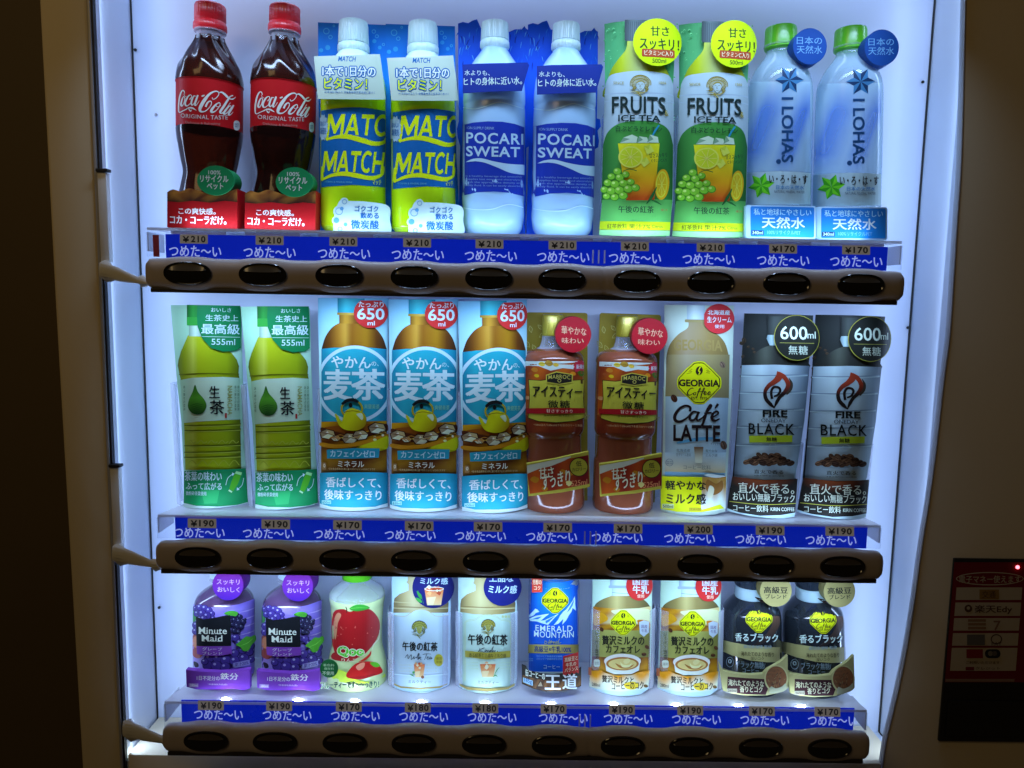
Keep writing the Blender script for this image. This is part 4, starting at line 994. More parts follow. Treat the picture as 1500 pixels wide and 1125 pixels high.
# kettle
a.ring(190, 575, 54, 9, P(160, 140, 10), ry=48); KY = P(186, 176, 10)
a.blob([(112, 604), (126, 612), (140, 640), (160, 590), (200, 575), (240, 590), (260, 625), (250, 662), (215, 682), (165, 680), (135, 664), (118, 632)], lambda x, y: mix(P(196, 188, 12), P(150, 120, 6), (x-190)/80+(y-620)/120))
a.blob([(156, 590), (190, 570), (226, 588), (200, 600)], P(200, 190, 20)); a.stroke([(152, 592), (190, 584), (228, 590)], 4, P(140, 116, 10)); a.circ(184, 556, 9, P(14, 14, 16), ry=12)
a.stroke([(142, 552), (165, 534), (195, 530), (222, 540)], [12, 17, 17, 12], P(18, 20, 26)); a.blob([(212, 600), (236, 596), (244, 615), (238, 630), (222, 615)], P(200, 205, 190))
a.stroke([(112, 600), (122, 622), (136, 648)], [8, 14, 22], KY)
a.poly([(70, 778), (200, 770), (322, 772), (318, 818), (200, 822), (72, 822)], P(30, 128, 170)); a.text('カフェインゼロ', 88, 780, 298, 814, WHITE, bold=1.4); a.text('ミネラル', 124, 834, 248, 864, P(206, 200, 210), bold=1.2); a.fine(78, 869, 300, 884, P(190, 160, 130), 1, '*日本食品標準成分表に基づきカフェインゼロのことです')
a.rect(50, 842, 68, 878, P(140, 100, 70), r=4); a.text('0', 55, 848, 64, 866, P(220, 210, 200))
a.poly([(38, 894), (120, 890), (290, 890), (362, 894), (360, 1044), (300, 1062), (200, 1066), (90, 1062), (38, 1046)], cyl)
a.poly([(38, 1046), (90, 1062), (200, 1066), (300, 1062), (360, 1044), (360, 1066), (330, 1080), (200, 1090), (80, 1084), (38, 1068)], P(196, 208, 240))
a.text('香ばしくて、', 68, 916, 326, 966, P(205, 222, 244), bold=1.6); a.text('後味すっきり', 60, 978, 330, 1028, P(205, 222, 244), bold=1.6); a.rect(48, 1030, 92, 1048, P(150, 200, 225)); a.text('650ml', 52, 1033, 88, 1046, P(20, 90, 130), bold=.6)
a.poly([(280+81*cos(t), 96+76*sin(t)) for t in [k*pi/20 for k in range(-6, 27)]], P(176, 34, 40))
a.text('たっぷり', 222, 40, 340, 68, WHITE, bold=1.4); a.text('650', 215, 72, 344, 130, WHITE, bold=2); a.text('ml', 264, 136, 298, 158, WHITE, bold=1.4)
a.build('printed_front', M['print'], o)
sleeve(o, 32.5, .5, zat(o, F, 40, 480, -20))
twin(o, (619.5, 437), (619.5, 748), 1, 'blue barley tea display bottle, middle one of the three')
twin(o, (717.5, 437), (720.5, 749), 1, 'blue barley tea display bottle beside the amber iced tea')

# ---------------- iced tea
F = (660, 430, 3.409)
o = thing('iced_tea_bottle', (809.5, 460), (812, 750), 1, 'amber iced tea bottle with a gold label, beside the blue barley tea', 'bottle', 'iced tea bottles'); rt = Root(o)
a = Art(rt, F, flat(16), step=0)
a.rect(378, 95, 684, 1040, P(136, 112, 34), r=12, ext=1, tilt=.01)
for k in range(90):
    x = random.uniform(385, 675); y = random.uniform(105, 1000)
    if y < 300 or x < 400 or x > 655:
        t = random.uniform(-2.6, -.5); l = random.uniform(26, 46); p = (x+l*cos(t), y+l*sin(t)); nx, ny = -sin(t)*l*.22, cos(t)*l*.22
        m = ((x+p[0])/2, (y+p[1])/2); a.stroke([(x, y), (m[0]+nx, m[1]+ny), p], [1, 2.5, 1], P(196, 182, 130)); a.stroke([(x, y), (m[0]-nx, m[1]-ny), p], [1, 2.5, 1], P(196, 182, 130)); a.stroke([(x, y), p], 1.2, P(180, 160, 100))
a.build('backing_card', M['card'], o, label='gold backing card with leaf drawings')
M['amber'] = plastic('iced_tea_in_clear_plastic', P(132, 66, 52), .1, .7, alpha=(.66, (.75, .34, .2), 1.0))
pf = smoothprof(prof(o, F, 524, [(268, 60), (274, 95), (285, 126), (310, 148), (335, 153), (345, 151), (500, 151), (640, 151), (675, 150), (692, 144), (708, 138), (780, 138), (810, 142), (835, 149), (990, 150), (1030, 151), (1060, 146), (1084, 122)]), 4)
add_lathe_part('body', pf, M['amber'], o)
nk = prof(o, F, 516, [(198, 52), (212, 54), (240, 58), (262, 66), (272, 92)]); nk[-1] = (nk[-1][0]-2, nk[-2][1]-2)
add_lathe_part('neck', nk, M['pet'], o)
M['goldcap'] = plastic('gold_cap', P(160, 138, 40), .28, .4, metal=.35)
cp = prof(o, F, 511, [(103, 44), (107, 51), (115, 53), (190, 54), (196, 55), (208, 55), (212, 48)]); cp[-1] = (cp[-1][0], cp[-2][1]-1)
cap_part(o, cp, M['goldcap'], 60, depth=.2)
a = Art(rt, F, ('round', pf, .1), step=14, ystep=24, clip=(374, 676))
OR = lambda x, y: mix(mix(P(164, 72, 12), P(118, 38, 12), .5+.5*sin(x*.05+y*.02)), P(104, 34, 20), (y-560)/160)
a.poly([(360, 338), (700, 338), (700, 694), (360, 694)], OR)
a.poly([(360, 338), (700, 338), (700, 372), (640, 380), (560, 372), (500, 385), (440, 362), (360, 360)], P(176, 178, 200))
for x, y, r, c in ((455, 352, 16, (190, 160, 60)), (490, 348, 20, (150, 110, 40)), (525, 356, 14, (190, 150, 60)), (420, 380, 16, (170, 100, 30)), (430, 410, 12, (190, 150, 20)), (400, 400, 10, (140, 60, 30)), (610, 400, 14, (190, 110, 20)), (655, 500, 16, (190, 160, 140)), (385, 520, 14, (180, 120, 90)), (390, 600, 16, (170, 90, 40))): a.blob([(x-r, y), (x-r*.3, y-r*.7), (x+r*.8, y-r*.4), (x+r, y+r*.4), (x, y+r*.7)], P(*c))
a.poly([(645+(36 if k % 2 else 28)*cos(k*pi/12), 366+(36 if k % 2 else 28)*sin(k*pi/12)) for k in range(24)], P(168, 32, 60)); a.text('新発売', 626, 354, 672, 376, WHITE, bold=1)
a.blob([(632, 392), (655, 384), (664, 402), (648, 414)], P(60, 90, 20))
fr = [(390, 428), (450, 432), (528, 420), (600, 432), (668, 428), (662, 520), (670, 622), (620, 638), (528, 646), (440, 640), (388, 622), (396, 520)]
a.poly(fr, P(60, 36, 10)); a.poly([(528+(x-528)*.975, 533+(y-533)*.965) for x, y in fr], P(172, 156, 56))
for k in range(24):
    x = random.uniform(405, 650); y = random.uniform(440, 560); a.stroke([(x, y), (x+10, y-12), (x+24, y-14)], [1, 2, 1], P(166, 150, 60))
a.poly([(478, 405), (528, 388), (606, 402), (606, 444), (542, 455), (478, 444)], P(170, 150, 60)); a.poly([(483, 409), (528, 393), (601, 406), (601, 440), (542, 450), (483, 440)], P(24, 20, 18)); a.text('MABROC', 490, 404, 594, 424, P(170, 150, 80), bold=.2, arc=4, space=1.1); a.ring(542, 434, 9, 3, P(170, 150, 80))
a.text('アイスティー', 416, 462, 650, 518, P(22, 16, 14), bold=2); a.text('微糖', 488, 532, 592, 570, P(22, 16, 14), bold=1.2, space=1.2)
a.poly([(384, 572), (528, 570), (672, 572), (672, 596), (528, 600), (386, 598)], P(150, 14, 24)); a.text('甘さすっきり', 480, 577, 604, 594, P(220, 190, 190), bold=.8)
a.fine(468, 604, 612, 620, P(40, 30, 14), 1, '低カロリー (紅茶飲料比)'); a.fine(420, 650, 650, 666, P(190, 150, 120), 1, '*100ml当たり20kcal以下を低カロリーと表示')
a.build('label', M['print'], o)
a = Art(rt, F, flat(-40), step=30)
a.poly([(380, 850), (520, 826), (690, 788), (697, 965), (560, 992), (390, 1012)], P(170, 150, 60), ext=5)
def ora(x, y): return mix(mix(P(182, 72, 10), P(130, 28, 12), .5+.5*sin(x*.04)), P(112, 14, 16), (x-540)/120)
a.poly([(382, 884), (450, 866), (560, 830), (688, 806), (693, 950), (560, 976), (396, 1000)], ora)
a.poly([(382, 858), (500, 834), (600, 812), (600, 818), (560, 838), (500, 862), (440, 876), (382, 900)], P(190, 180, 180))
for x, y, r in ((420, 930, 22), (470, 975, 16), (560, 890, 16), (600, 900, 12)): a.blob([(x-r, y), (x-r*.2, y-r*.8), (x+r, y-r*.2), (x+r*.3, y+r*.7)], P(176, 106, 10))
a.text('甘さ', 442, 866, 514, 922, P(226, 208, 196), bold=1.2, tilt=-.12); a.text('すっきり', 458, 892, 596, 966, P(226, 208, 196), bold=1.2, tilt=-.2)
a.circ(640, 866, 47, P(40, 26, 10)); a.circ(640, 866, 43, P(160, 142, 44)); a.text('低', 626, 836, 654, 862, INK, bold=1); a.text('カロリー', 606, 868, 676, 886, INK, bold=1, tilt=-.08); a.text('525ml', 602, 930, 682, 958, P(206, 120, 90), bold=.8, tilt=-.12)
a.blob([(575, 940), (595, 934), (606, 946), (590, 962)], P(216, 190, 130))
a.build('foot_card', M['card'], o, label='gold-edged slanting card at the foot')
a = Art(rt, F, flat(-30), step=30)
a.circ(612, 204, 90, P(140, 6, 26), ext=14)
a.text('華やかな', 554, 166, 678, 206, P(180, 140, 130), bold=.8, tilt=.09); a.text('味わい', 556, 220, 664, 250, P(180, 140, 130), bold=.8)
a.build('round_tag', M['card'], o, label='red round tag')
twin(o, (919, 460), (911.5, 750), 1, 'amber iced tea bottle with a gold label, beside the white latte')

# ---------------- cafe latte
F = (860, 430, 3.309)
o = thing('cafe_latte_bottle', (1022.5, 447), (1015, 754), 1, 'white and brown cafe latte display bottle between the amber tea and the black coffee', 'bottle'); rt = Root(o)
a = Art(rt, F, bowed(44, -31), step=12)
DK = P(34, 18, 22); LB = P(168, 186, 228); YE = P(204, 200, 6)
a.poly([(376, 54), (712, 58), (704, 400), (690, 700), (668, 1056), (620, 1070), (520, 1080), (420, 1074), (360, 1060), (366, 860), (372, 560)], P(176, 184, 200), ext=1)
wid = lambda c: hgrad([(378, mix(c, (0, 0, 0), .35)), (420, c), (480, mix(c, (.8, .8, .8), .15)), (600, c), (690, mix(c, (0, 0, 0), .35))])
a.poly(spline([(490, 130), (488, 165), (440, 200), (400, 250), (384, 310)], 5)+[(382, 520), (680, 520)]+spline([(690, 320), (672, 250), (640, 205), (582, 165), (580, 130)], 5), wid(P(132, 106, 70)))
a.rect(484, 56, 572, 128, hgrad([(484, P(150, 164, 200)), (520, P(196, 208, 236)), (572, P(150, 164, 205))])); a.rect(474, 126, 590, 140, P(140, 120, 90), r=5)
a.text('GEORGIA', 420, 222, 656, 276, P(140, 114, 76), bold=3, arc=4)
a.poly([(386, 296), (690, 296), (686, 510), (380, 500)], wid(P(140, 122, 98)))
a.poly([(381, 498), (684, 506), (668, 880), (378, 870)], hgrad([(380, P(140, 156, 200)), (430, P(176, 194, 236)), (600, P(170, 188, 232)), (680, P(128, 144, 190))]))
a.poly([(378, 770), (672, 770), (668, 880), (378, 870)], lambda x, y: mix(P(170, 188, 232), P(190, 160, 120), (y-770)/110))
a.poly([(378, 862), (668, 870), (666, 892), (378, 886)], P(120, 160, 215))
bean(a, 655, 345, 17, 60, P(110, 84, 84)); bean(a, 423, 508, 20, 60); bean(a, 660, 735, 22, 70, P(90, 64, 60))
emblem(a, 543, 432, 112, 110, YE, DK)
def script(pts, w): a.stroke(pts, w, DK, n=5, lift=.4)
script([(498, 570), (500, 552), (480, 543), (450, 556), (428, 590), (430, 614), (452, 620), (482, 604), (505, 580)], [12, 12, 10, 12, 16, 15, 12, 9, 6])
script([(535, 574), (515, 572), (498, 592), (502, 612), (520, 610), (538, 580)], [7, 9, 13, 13, 9, 6]); script([(542, 572), (530, 600), (536, 614), (556, 602)], [12, 12, 10, 6])
script([(556, 604), (582, 572), (600, 546), (594, 540), (580, 565), (568, 605), (558, 634), (550, 636)], [6, 8, 9, 10, 12, 13, 11, 8]); script([(566, 580), (602, 576)], [8, 8])
script([(608, 598), (632, 582), (628, 570), (612, 576), (602, 598), (612, 616), (640, 606)], [6, 8, 9, 11, 14, 12, 6]); script([(618, 556), (632, 534)], [7, 14])
a.stroke([(436, 724), (480, 714), (540, 704), (606, 700), (636, 696)], [6, 14, 16, 10, 3], P(90, 150, 215))
a.text('LATTE', 420, 636, 642, 716, DK, bold=2.8, space=1.05)
a.text('カフェラテ', 596, 722, 642, 734, DK, bold=.6)
a.text('北海道産', 434, 752, 500, 766, P(90, 100, 120), bold=1); a.text('生クリーム使用', 434, 774, 502, 788, P(90, 100, 120), bold=1); a.text('軽やかな', 573, 754, 628, 768, P(90, 100, 120), bold=1); a.text('ミルク感', 573, 776, 628, 790, P(90, 100, 120), bold=1)
a.poly([(518, 742), (562, 742), (556, 820), (524, 820)], vgrad(745, P(110, 70, 40), 800, P(206, 200, 206))); a.ring(402, 818, 18, 2, P(90, 110, 140)); a.fine(388, 810, 416, 828, P(90, 110, 140), 2, '植物')
a.text('コーヒー飲料', 468, 830, 596, 852, P(110, 110, 120), bold=.6)
a.poly([(362, 884), (556, 888), (550, 1056), (430, 1054), (361, 1042)], YE); a.poly([(556, 888), (668, 886), (666, 1040), (620, 1052), (550, 1056)], lambda x, y: mix(P(170, 120, 60), P(200, 206, 226), (y-920)/90+.25*sin(x*.12)))
a.poly([(430, 1040), (560, 1044), (640, 1020), (660, 1040), (550, 1058), (430, 1056)], YE)
a.blob([(580, 900), (620, 920), (650, 905), (650, 950), (610, 975), (575, 950)], P(140, 88, 40)); a.blob([(590, 930), (612, 945), (600, 990), (580, 980)], P(210, 200, 200)); a.blob([(566, 880), (590, 872), (640, 880), (668, 884), (620, 892)], P(200, 214, 232))
a.text('軽やかな', 385, 906, 572, 950, INK, bold=2.4); a.text('ミルク感', 388, 968, 572, 1018, INK, bold=2.4); a.rect(368, 1018, 424, 1040, P(196, 200, 160)); a.text('500ml', 373, 1022, 420, 1037, INK, bold=1)
a.rect(494, 1036, 552, 1052, P(170, 150, 10)); a.fine(500, 1039, 546, 1050, INK, 1, 'イメージ')
a.poly([(634+72*cos(t), 122+72*sin(t)) for t in [k*pi/20 for k in range(-21, 22)]][3:-3], P(178, 38, 52))
a.text('北海道産', 583, 80, 685, 103, WHITE, bold=1.4); a.text('生クリーム', 580, 112, 692, 140, WHITE, bold=1.4); a.text('使用', 614, 150, 658, 168, WHITE, bold=1)
a.build('printed_front', M['print'], o)
sleeve(o, 33, .5, zat(o, F, 376, 470, -20))

# ---------------- black coffee
F = (1060, 440, 3.409)
o = thing('black_coffee_bottle', (1140.7, 460), (1112.8, 757), 1, 'black and silver coffee display bottle beside the white latte', 'bottle', 'black coffee bottles'); rt = Root(o)
a = Art(rt, F, bowed(44, -31), step=12)
BK = P(30, 31, 36); SV = P(138, 152, 188)
a.poly([(105, 65), (280, 68), (447, 75), (432, 260), (404, 480), (372, 700), (350, 900), (330, 1072), (270, 1084), (180, 1088), (90, 1074), (32, 1052), (48, 860), (66, 640), (84, 420), (94, 250)], vgrad(60, P(44, 46, 54), 400, P(22, 22, 26)), ext=1)
for k in range(40):
    x = random.choice((random.uniform(90, 185), random.uniform(395, 425))); y = random.uniform(195, 520)
    x = min(x, 100+85*(1-(y-195)/330)) if x < 200 else x-(y-195)*.12
    bean(a, x, y, random.uniform(8, 15), random.uniform(0, 180), P(66, 50, 44))
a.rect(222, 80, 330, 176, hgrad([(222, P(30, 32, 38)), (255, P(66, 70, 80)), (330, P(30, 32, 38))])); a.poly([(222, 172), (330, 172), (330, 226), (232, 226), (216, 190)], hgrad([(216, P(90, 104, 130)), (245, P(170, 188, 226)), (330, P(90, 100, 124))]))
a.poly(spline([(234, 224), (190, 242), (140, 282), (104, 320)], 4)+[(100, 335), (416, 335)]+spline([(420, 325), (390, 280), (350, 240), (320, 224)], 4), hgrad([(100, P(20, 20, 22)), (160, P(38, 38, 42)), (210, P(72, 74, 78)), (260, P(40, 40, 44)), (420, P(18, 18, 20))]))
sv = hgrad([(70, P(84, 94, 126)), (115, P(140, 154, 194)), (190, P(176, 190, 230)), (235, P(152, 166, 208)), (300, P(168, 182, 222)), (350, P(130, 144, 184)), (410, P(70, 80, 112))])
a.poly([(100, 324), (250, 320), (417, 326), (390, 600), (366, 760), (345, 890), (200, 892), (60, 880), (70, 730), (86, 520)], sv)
for y in (370, 455, 540, 625, 715): a.stroke([(96-(y-320)*.06, y+2), (230, y+4), (412-(y-320)*.11, y-2)], 5, P(112, 126, 166)); a.stroke([(96-(y-320)*.06, y+8), (230, y+10), (412-(y-320)*.11, y+4)], 3, P(170, 186, 224))
# flame mark
f1 = spline([(262, 350), (272, 375), (285, 385)], 4)
fl_ = lambda x, y: mix(P(150, 50, 34), P(26, 16, 18), (y-395)/70)
a.stroke([(266, 352), (272, 380), (255, 402), (225, 425), (208, 455), (212, 490), (232, 516), (252, 536)], [2, 34, 26, 20, 16, 18, 18, 3], fl_, n=8)
a.stroke([(272, 356), (292, 376), (308, 398), (316, 425), (300, 455), (278, 478), (262, 505), (250, 534)], [4, 22, 20, 24, 20, 16, 16, 2], fl_, n=8)
a.stroke([(318, 385), (330, 412), (326, 440), (306, 466)], [2, 12, 14, 10], P(60, 48, 48))
a.stroke([(240, 490), (236, 455), (248, 432), (268, 432), (278, 446), (268, 468), (248, 478)], [12, 12, 12, 12, 11, 11, 8], P(26, 16, 18), n=8)
a.text('FIRE', 196, 546, 310, 580, INK, bold=3); 
for x in (196, 222, 245, 262, 300): a.rect(x, 546, x+10, 551, INK); a.rect(x, 575, x+10, 580, INK)
a.text('ONEDAY', 189, 588, 302, 607, P(50, 56, 74), bold=.3); a.text('BLACK', 131, 612, 342, 668, INK, bold=1.2, space=1.15)
a.poly([(133, 674), (332, 670), (330, 704), (134, 708)], P(166, 178, 40)); a.text('無糖', 212, 680, 260, 702, INK, bold=1.8)
pile = []
for lvl in range(4):
    n_ = (9, 8, 6, 4)[lvl]
    for q in range(n_):
        u = (q-(n_-1)/2)*25+random.uniform(-6, 6); pile.append((220+u, 806-lvl*13+abs(u)*.10*(lvl > 0)+random.uniform(-3, 3)))
for x, y in sorted(pile, key=lambda v: v[1]): bean(a, x, y, random.uniform(15, 20), random.uniform(-40, 60), random.choice((P(78, 52, 44), P(104, 72, 62), P(62, 40, 36))))
a.ring(240, 724, 16, 2, P(170, 180, 205)); a.text('直火で香る', 156, 840, 284, 860, INK, bold=1, space=1.15); a.fine(156, 866, 286, 876, P(60, 66, 80), 1, '※直火焙煎豆100%使用')
a.poly([(60, 876), (200, 892), (346, 884), (334, 1052), (270, 1064), (180, 1068), (90, 1054), (34, 1034), (48, 940)], lambda x, y: mix(P(140, 62, 34), P(26, 22, 22), hypot((x-190)/150, (y-885)/60)))
a.poly([(34, 1034), (90, 1054), (180, 1068), (270, 1064), (334, 1052), (330, 1072), (270, 1084), (180, 1088), (90, 1074), (32, 1052)], P(176, 190, 228))
a.text('直火で香る。', 86, 906, 330, 958, P(206, 206, 216), bold=1); a.text('おいしい無糖ブラック', 62, 956, 332, 998, P(206, 206, 216), bold=.8, tilt=.03); a.stroke([(46, 1000), (190, 1012), (338, 1006)], 3, P(170, 160, 60))
a.text('コーヒー飲料', 62, 1014, 216, 1048, P(190, 192, 206), bold=.8); a.text('KIRIN COFFEE', 226, 1026, 330, 1044, P(190, 192, 206), bold=1.2)
a.circ(350, 185, 100, P(150, 140, 60), ry=113); a.circ(350, 185, 97, P(26, 28, 30), ry=110)
a.text('600', 278, 128, 396, 194, P(200, 206, 220), bold=1.2); a.text('ml', 396, 154, 432, 188, P(200, 206, 220), bold=.8); a.stroke([(275, 210), (425, 212)], 2, P(160, 150, 80)); a.text('無糖', 313, 224, 396, 268, P(180, 184, 196), bold=.8, space=1.1)
a.build('printed_front', M['print'], o)
sleeve(o, 31, .5, zat(o, F, 80, 700, -20))
twin(o, (1243, 462), (1212.5, 758), 1, 'black and silver coffee display bottle at the right end of the middle row')
# =================================================================== BOTTOM ROW
def grapes(a, pts, c0, c1, c2):
    for x, y, r in pts:
        a.circ(x, y, r, c0, n=18); a.circ(x-r*.06, y-r*.08, r*.85, c1, n=16); a.circ(x-r*.32, y-r*.36, r*.24, c2, n=10)
# ---------------- grape juice
F = (250, 830, 5.624)
o = thing('grape_juice_bottle', (329, 850), (328, 1012), 2, 'purple grape juice bottle at the far left of the bottom row', 'bottle', 'grape juice bottles'); rt = Root(o)
M['grape'] = plastic('grape_juice_in_clear_plastic', P(84, 54, 104), .1, .8)
pf = smoothprof(prof(o, F, 446, [(132, 96), (150, 112), (185, 170), (220, 215), (250, 238), (285, 250), (330, 252), (420, 253), (700, 254), (850, 254), (960, 250), (1010, 228), (1034, 190)]), 4)
add_lathe_part('body', pf, M['grape'], o)
zt3 = pf[0][1]
nk = [(11, zt3+19), (12.5, zt3+18.4), (13, zt3+7), (15.2, zt3+5.6), (15.2, zt3+4.2), (13, zt3+3.4), (pf[0][0], zt3)]
add_lathe_part('neck', nk, M['pet'], o)
M['violetcap'] = plastic('white_bottle_cap', P(176, 186, 232), .35, .2)
cap_part(o, [(12, zt3+21), (14, zt3+20.2), (14.2, zt3+8), (13, zt3+7.6)], M['violetcap'], 50)
a = Art(rt, F, ('round', pf, .12), step=22, ystep=30, clip=(180, 712))
LV = lambda x, y: mix(P(150, 124, 224), P(116, 92, 214), (x-180)/520+.16*sin((x*.7+y*1.6)*.03))
a.poly([(160, 300), (230, 318), (330, 335), (440, 334), (560, 310), (660, 276), (730, 248), (730, 880), (160, 880)], LV)
for k in range(7): y = 360+k*62; a.stroke([(560, y+18), (640, y), (720, y-34)], [2, 10, 3], P(166, 142, 234))
a.circ(225, 650, 62, P(150, 66, 70), ry=105); a.circ(212, 620, 30, P(196, 120, 100), ry=48)
PU = (P(36, 22, 96), P(66, 46, 146), P(160, 150, 220)); DKG = (P(16, 14, 44), P(34, 30, 76), P(120, 120, 170))
a.blob([(182, 340), (206, 380), (210, 440), (184, 450)], P(60, 130, 70)); grapes(a, [(210, 345, 26), (245, 335, 28), (285, 342, 30), (320, 360, 30), (225, 385, 30), (265, 385, 34), (345, 385, 24), (305, 405, 34), (220, 480, 34), (215, 530, 30), (355, 420, 18), (280, 425, 30)], *PU)
grapes(a, [(500, 405, 22), (535, 395, 24), (565, 410, 22), (520, 435, 24), (555, 445, 24), (590, 450, 22), (505, 470, 22), (540, 480, 24), (575, 490, 22), (520, 520, 24), (550, 530, 18), (600, 430, 12)], *DKG)
a.blob([(440, 380), (470, 360), (505, 355), (545, 372), (530, 400), (490, 395)], P(66, 140, 50))
grapes(a, [(530, 580, 32), (560, 620, 34), (640, 650, 34), (650, 600, 24), (630, 700, 34), (580, 680, 34), (520, 705, 36), (330, 745, 40), (395, 745, 40), (455, 760, 44), (320, 800, 40), (385, 805, 44), (450, 815, 40), (520, 765, 42), (585, 745, 40), (300, 770, 28), (640, 760, 26)], *PU)
a.blob([(526, 632), (560, 600), (600, 566), (630, 572), (664, 560), (672, 600), (640, 640), (620, 680), (580, 685), (556, 650)], P(74, 150, 50)); a.stroke([(560, 640), (610, 620), (650, 585)], [2, 5, 2], P(120, 190, 90))
a.blob([(220, 770), (250, 780), (256, 810), (230, 815)], P(36, 26, 50)); a.poly([(505, 780), (625, 758), (625, 800), (505, 822)], P(150, 140, 220)); a.text('果汁20%', 515, 772, 616, 806, P(70, 50, 150), bold=1, tilt=-.18)
a.poly([(238, 400), (290, 420), (360, 410), (430, 392), (486, 388), (492, 640), (242, 640)], P(14, 16, 26))
a.text('Minute', 258, 486, 460, 540, P(206, 204, 220), bold=1.1, space=1.04); a.text('Maid', 280, 550, 428, 600, P(206, 204, 220), bold=1.1, space=1.04)
for x0_, y0_ in ((256, 532), (284, 592)):
    for k in range(4): a.rect(x0_+k*(46 if y0_ < 560 else 36), y0_+2, x0_+k*(46 if y0_ < 560 else 36)+20, y0_+8, P(206, 204, 220))
a.poly([(243, 640), (493, 640), (496, 704), (420, 716), (330, 718), (248, 706)], P(118, 56, 178)); a.text('グレープ', 286, 648, 426, 676, P(206, 196, 230), bold=1); a.text('ブレンド', 286, 684, 426, 710, P(206, 196, 230), bold=1)
a.build('label', M['print'], o)
PP = P(112, 46, 180)
a = Art(rt, F, bowed(160, -43), step=30)
a.poly([(126, 850), (250, 864), (400, 872), (560, 862), (652, 846), (652, 1004), (600, 1018), (520, 1006), (300, 1012), (210, 1010), (132, 990)], vgrad(850, P(126, 60, 196), 1010, P(96, 34, 160)), ext=6)
a.text('1日不足分の', 216, 900, 404, 936, P(222, 210, 240), bold=1.2); a.text('鉄分', 410, 876, 556, 930, P(232, 224, 244), bold=2)
a.fine(306, 962, 466, 984, P(190, 170, 220), 1, '*栄養機能食品(鉄)'); a.rect(150, 960, 230, 992, P(150, 110, 200)); a.text('280ml', 160, 966, 222, 986, P(220, 205, 236), bold=1)
a.build('stand_card', M['card'], o, label='purple printed card at the foot')
a = Art(rt, F, flat(-34), step=30)
a.circ(472, 150, 128, vgrad(70, P(110, 30, 150), 270, P(64, 20, 150)), ext=22)
a.text('スッキリ', 380, 104, 568, 148, P(190, 150, 214), bold=1); a.text('おいしく', 386, 168, 568, 210, P(190, 150, 214), bold=1)
a.build('round_tag', M['card'], o, label='purple round tag')
twin(o, (428.5, 850), (427.5, 1014), 2, 'purple grape juice bottle beside the pale green apple juice')

# ---------------- apple juice
F = (470, 830, 5.624)
o = thing('apple_juice_bottle', (523.3, 850), (523.3, 1014), 2, 'pale green apple juice bottle with a big red apple on it', 'bottle'); rt = Root(o)
M['apple'] = plastic('apple_drink', P(196, 214, 168), .14, .7)
pf0 = prof(o, F, 298, [(100, 84), (120, 120), (150, 168), (185, 212), (215, 229), (260, 230), (300, 222), (350, 218), (450, 212), (560, 208), (640, 212), (720, 232), (790, 246), (900, 250), (980, 242), (1020, 200), (1046, 150)])
pf = smoothprof(pf0, 4)
zs = zat(o, F, 298, 222, 0)
lower = cutprof(pf, zs, 0.0); add_lathe_part('body', lower, M['apple'], o)
add_lathe_part('neck', [(r, z) for r, z in pf if z > zs-.5], M['pet'], o, caps=(True, False))
z3 = pf[0][1]; cap_part(o, [(13, z3+14), (15, z3+13), (15.4, z3+1.5), (14, z3+1)], M['greencap'], 60, depth=.2)
a = Art(rt, F, ('round', pf, .15), step=22, ystep=30, clip=(58, 536))
def applec(x, y): return mix(mix(P(168, 20, 28), P(120, 10, 20), (x-250)/260), P(186, 70, 84), max(0, (x-370)/160))
a.blob([(95, 420), (120, 362), (190, 350), (240, 372), (300, 352), (400, 350), (470, 420), (486, 500), (462, 590), (400, 680), (330, 740), (240, 760), (150, 755), (110, 690), (88, 560)], applec)
a.blob([(112, 430), (140, 380), (168, 400), (140, 470), (130, 560), (118, 600), (106, 520)], P(200, 130, 110)); a.blob([(120, 705), (200, 745), (300, 750), (240, 780), (120, 770), (84, 740)], P(160, 30, 36))
a.stroke([(205, 330), (214, 352), (210, 380)], [6, 8, 5], P(50, 36, 20)); a.blob([(235, 345), (290, 314), (360, 316), (402, 340), (340, 362), (280, 366)], P(52, 140, 50)); a.stroke([(245, 345), (310, 338), (395, 340)], [2, 4, 2], P(100, 180, 80))
for k in range(16): x = random.uniform(110, 460); y = random.uniform(430, 640); a.circ(x, y, random.uniform(3, 6), P(196, 90, 90), n=10)
a.text('Qoo', 142, 655, 354, 744, P(80, 176, 50), bold=5, outline=P(214, 226, 204), ow=6)
a.text('りんご', 174, 752, 300, 782, P(226, 220, 200), bold=2)
a.blob([(310, 780), (350, 755), (390, 720), (410, 690), (405, 730), (360, 770)], P(180, 40, 30)); a.stroke([(478, 520), (470, 590), (430, 640), (420, 680)], [3, 10, 8, 3], P(224, 226, 200))
a.blob([(60, 830), (200, 860), (330, 940), (470, 930), (520, 880), (500, 960), (300, 965), (120, 930)], P(186, 200, 70))
a.blob([(215, 905), (240, 840), (300, 790), (380, 776), (450, 790), (490, 830), (498, 872), (420, 900), (320, 925)], P(176, 22, 26)); a.blob([(290, 820), (330, 790), (360, 790), (350, 830), (310, 850)], P(214, 130, 120)); a.blob([(400, 790), (450, 785), (482, 815), (440, 825)], P(84, 160, 40)); a.blob([(240, 905), (330, 900), (440, 880), (400, 905), (320, 925)], P(150, 14, 24))
a.build('label', M['print'], o)
a = Art(rt, F, bowed(60, -45), step=22)
a.circ(68, 840, 74, P(8, 96, 48), ext=1); a.text('着色料', 20, 800, 112, 822, P(170, 214, 180), bold=1); a.text('保存料', 28, 830, 108, 850, P(170, 214, 180), bold=1); a.text('不使用', 14, 862, 108, 892, P(190, 224, 196), bold=1.4)
a.build('round_tag', M['card'], o, label='small dark green round tag')
a = Art(rt, F, bowed(70, -46), step=22)
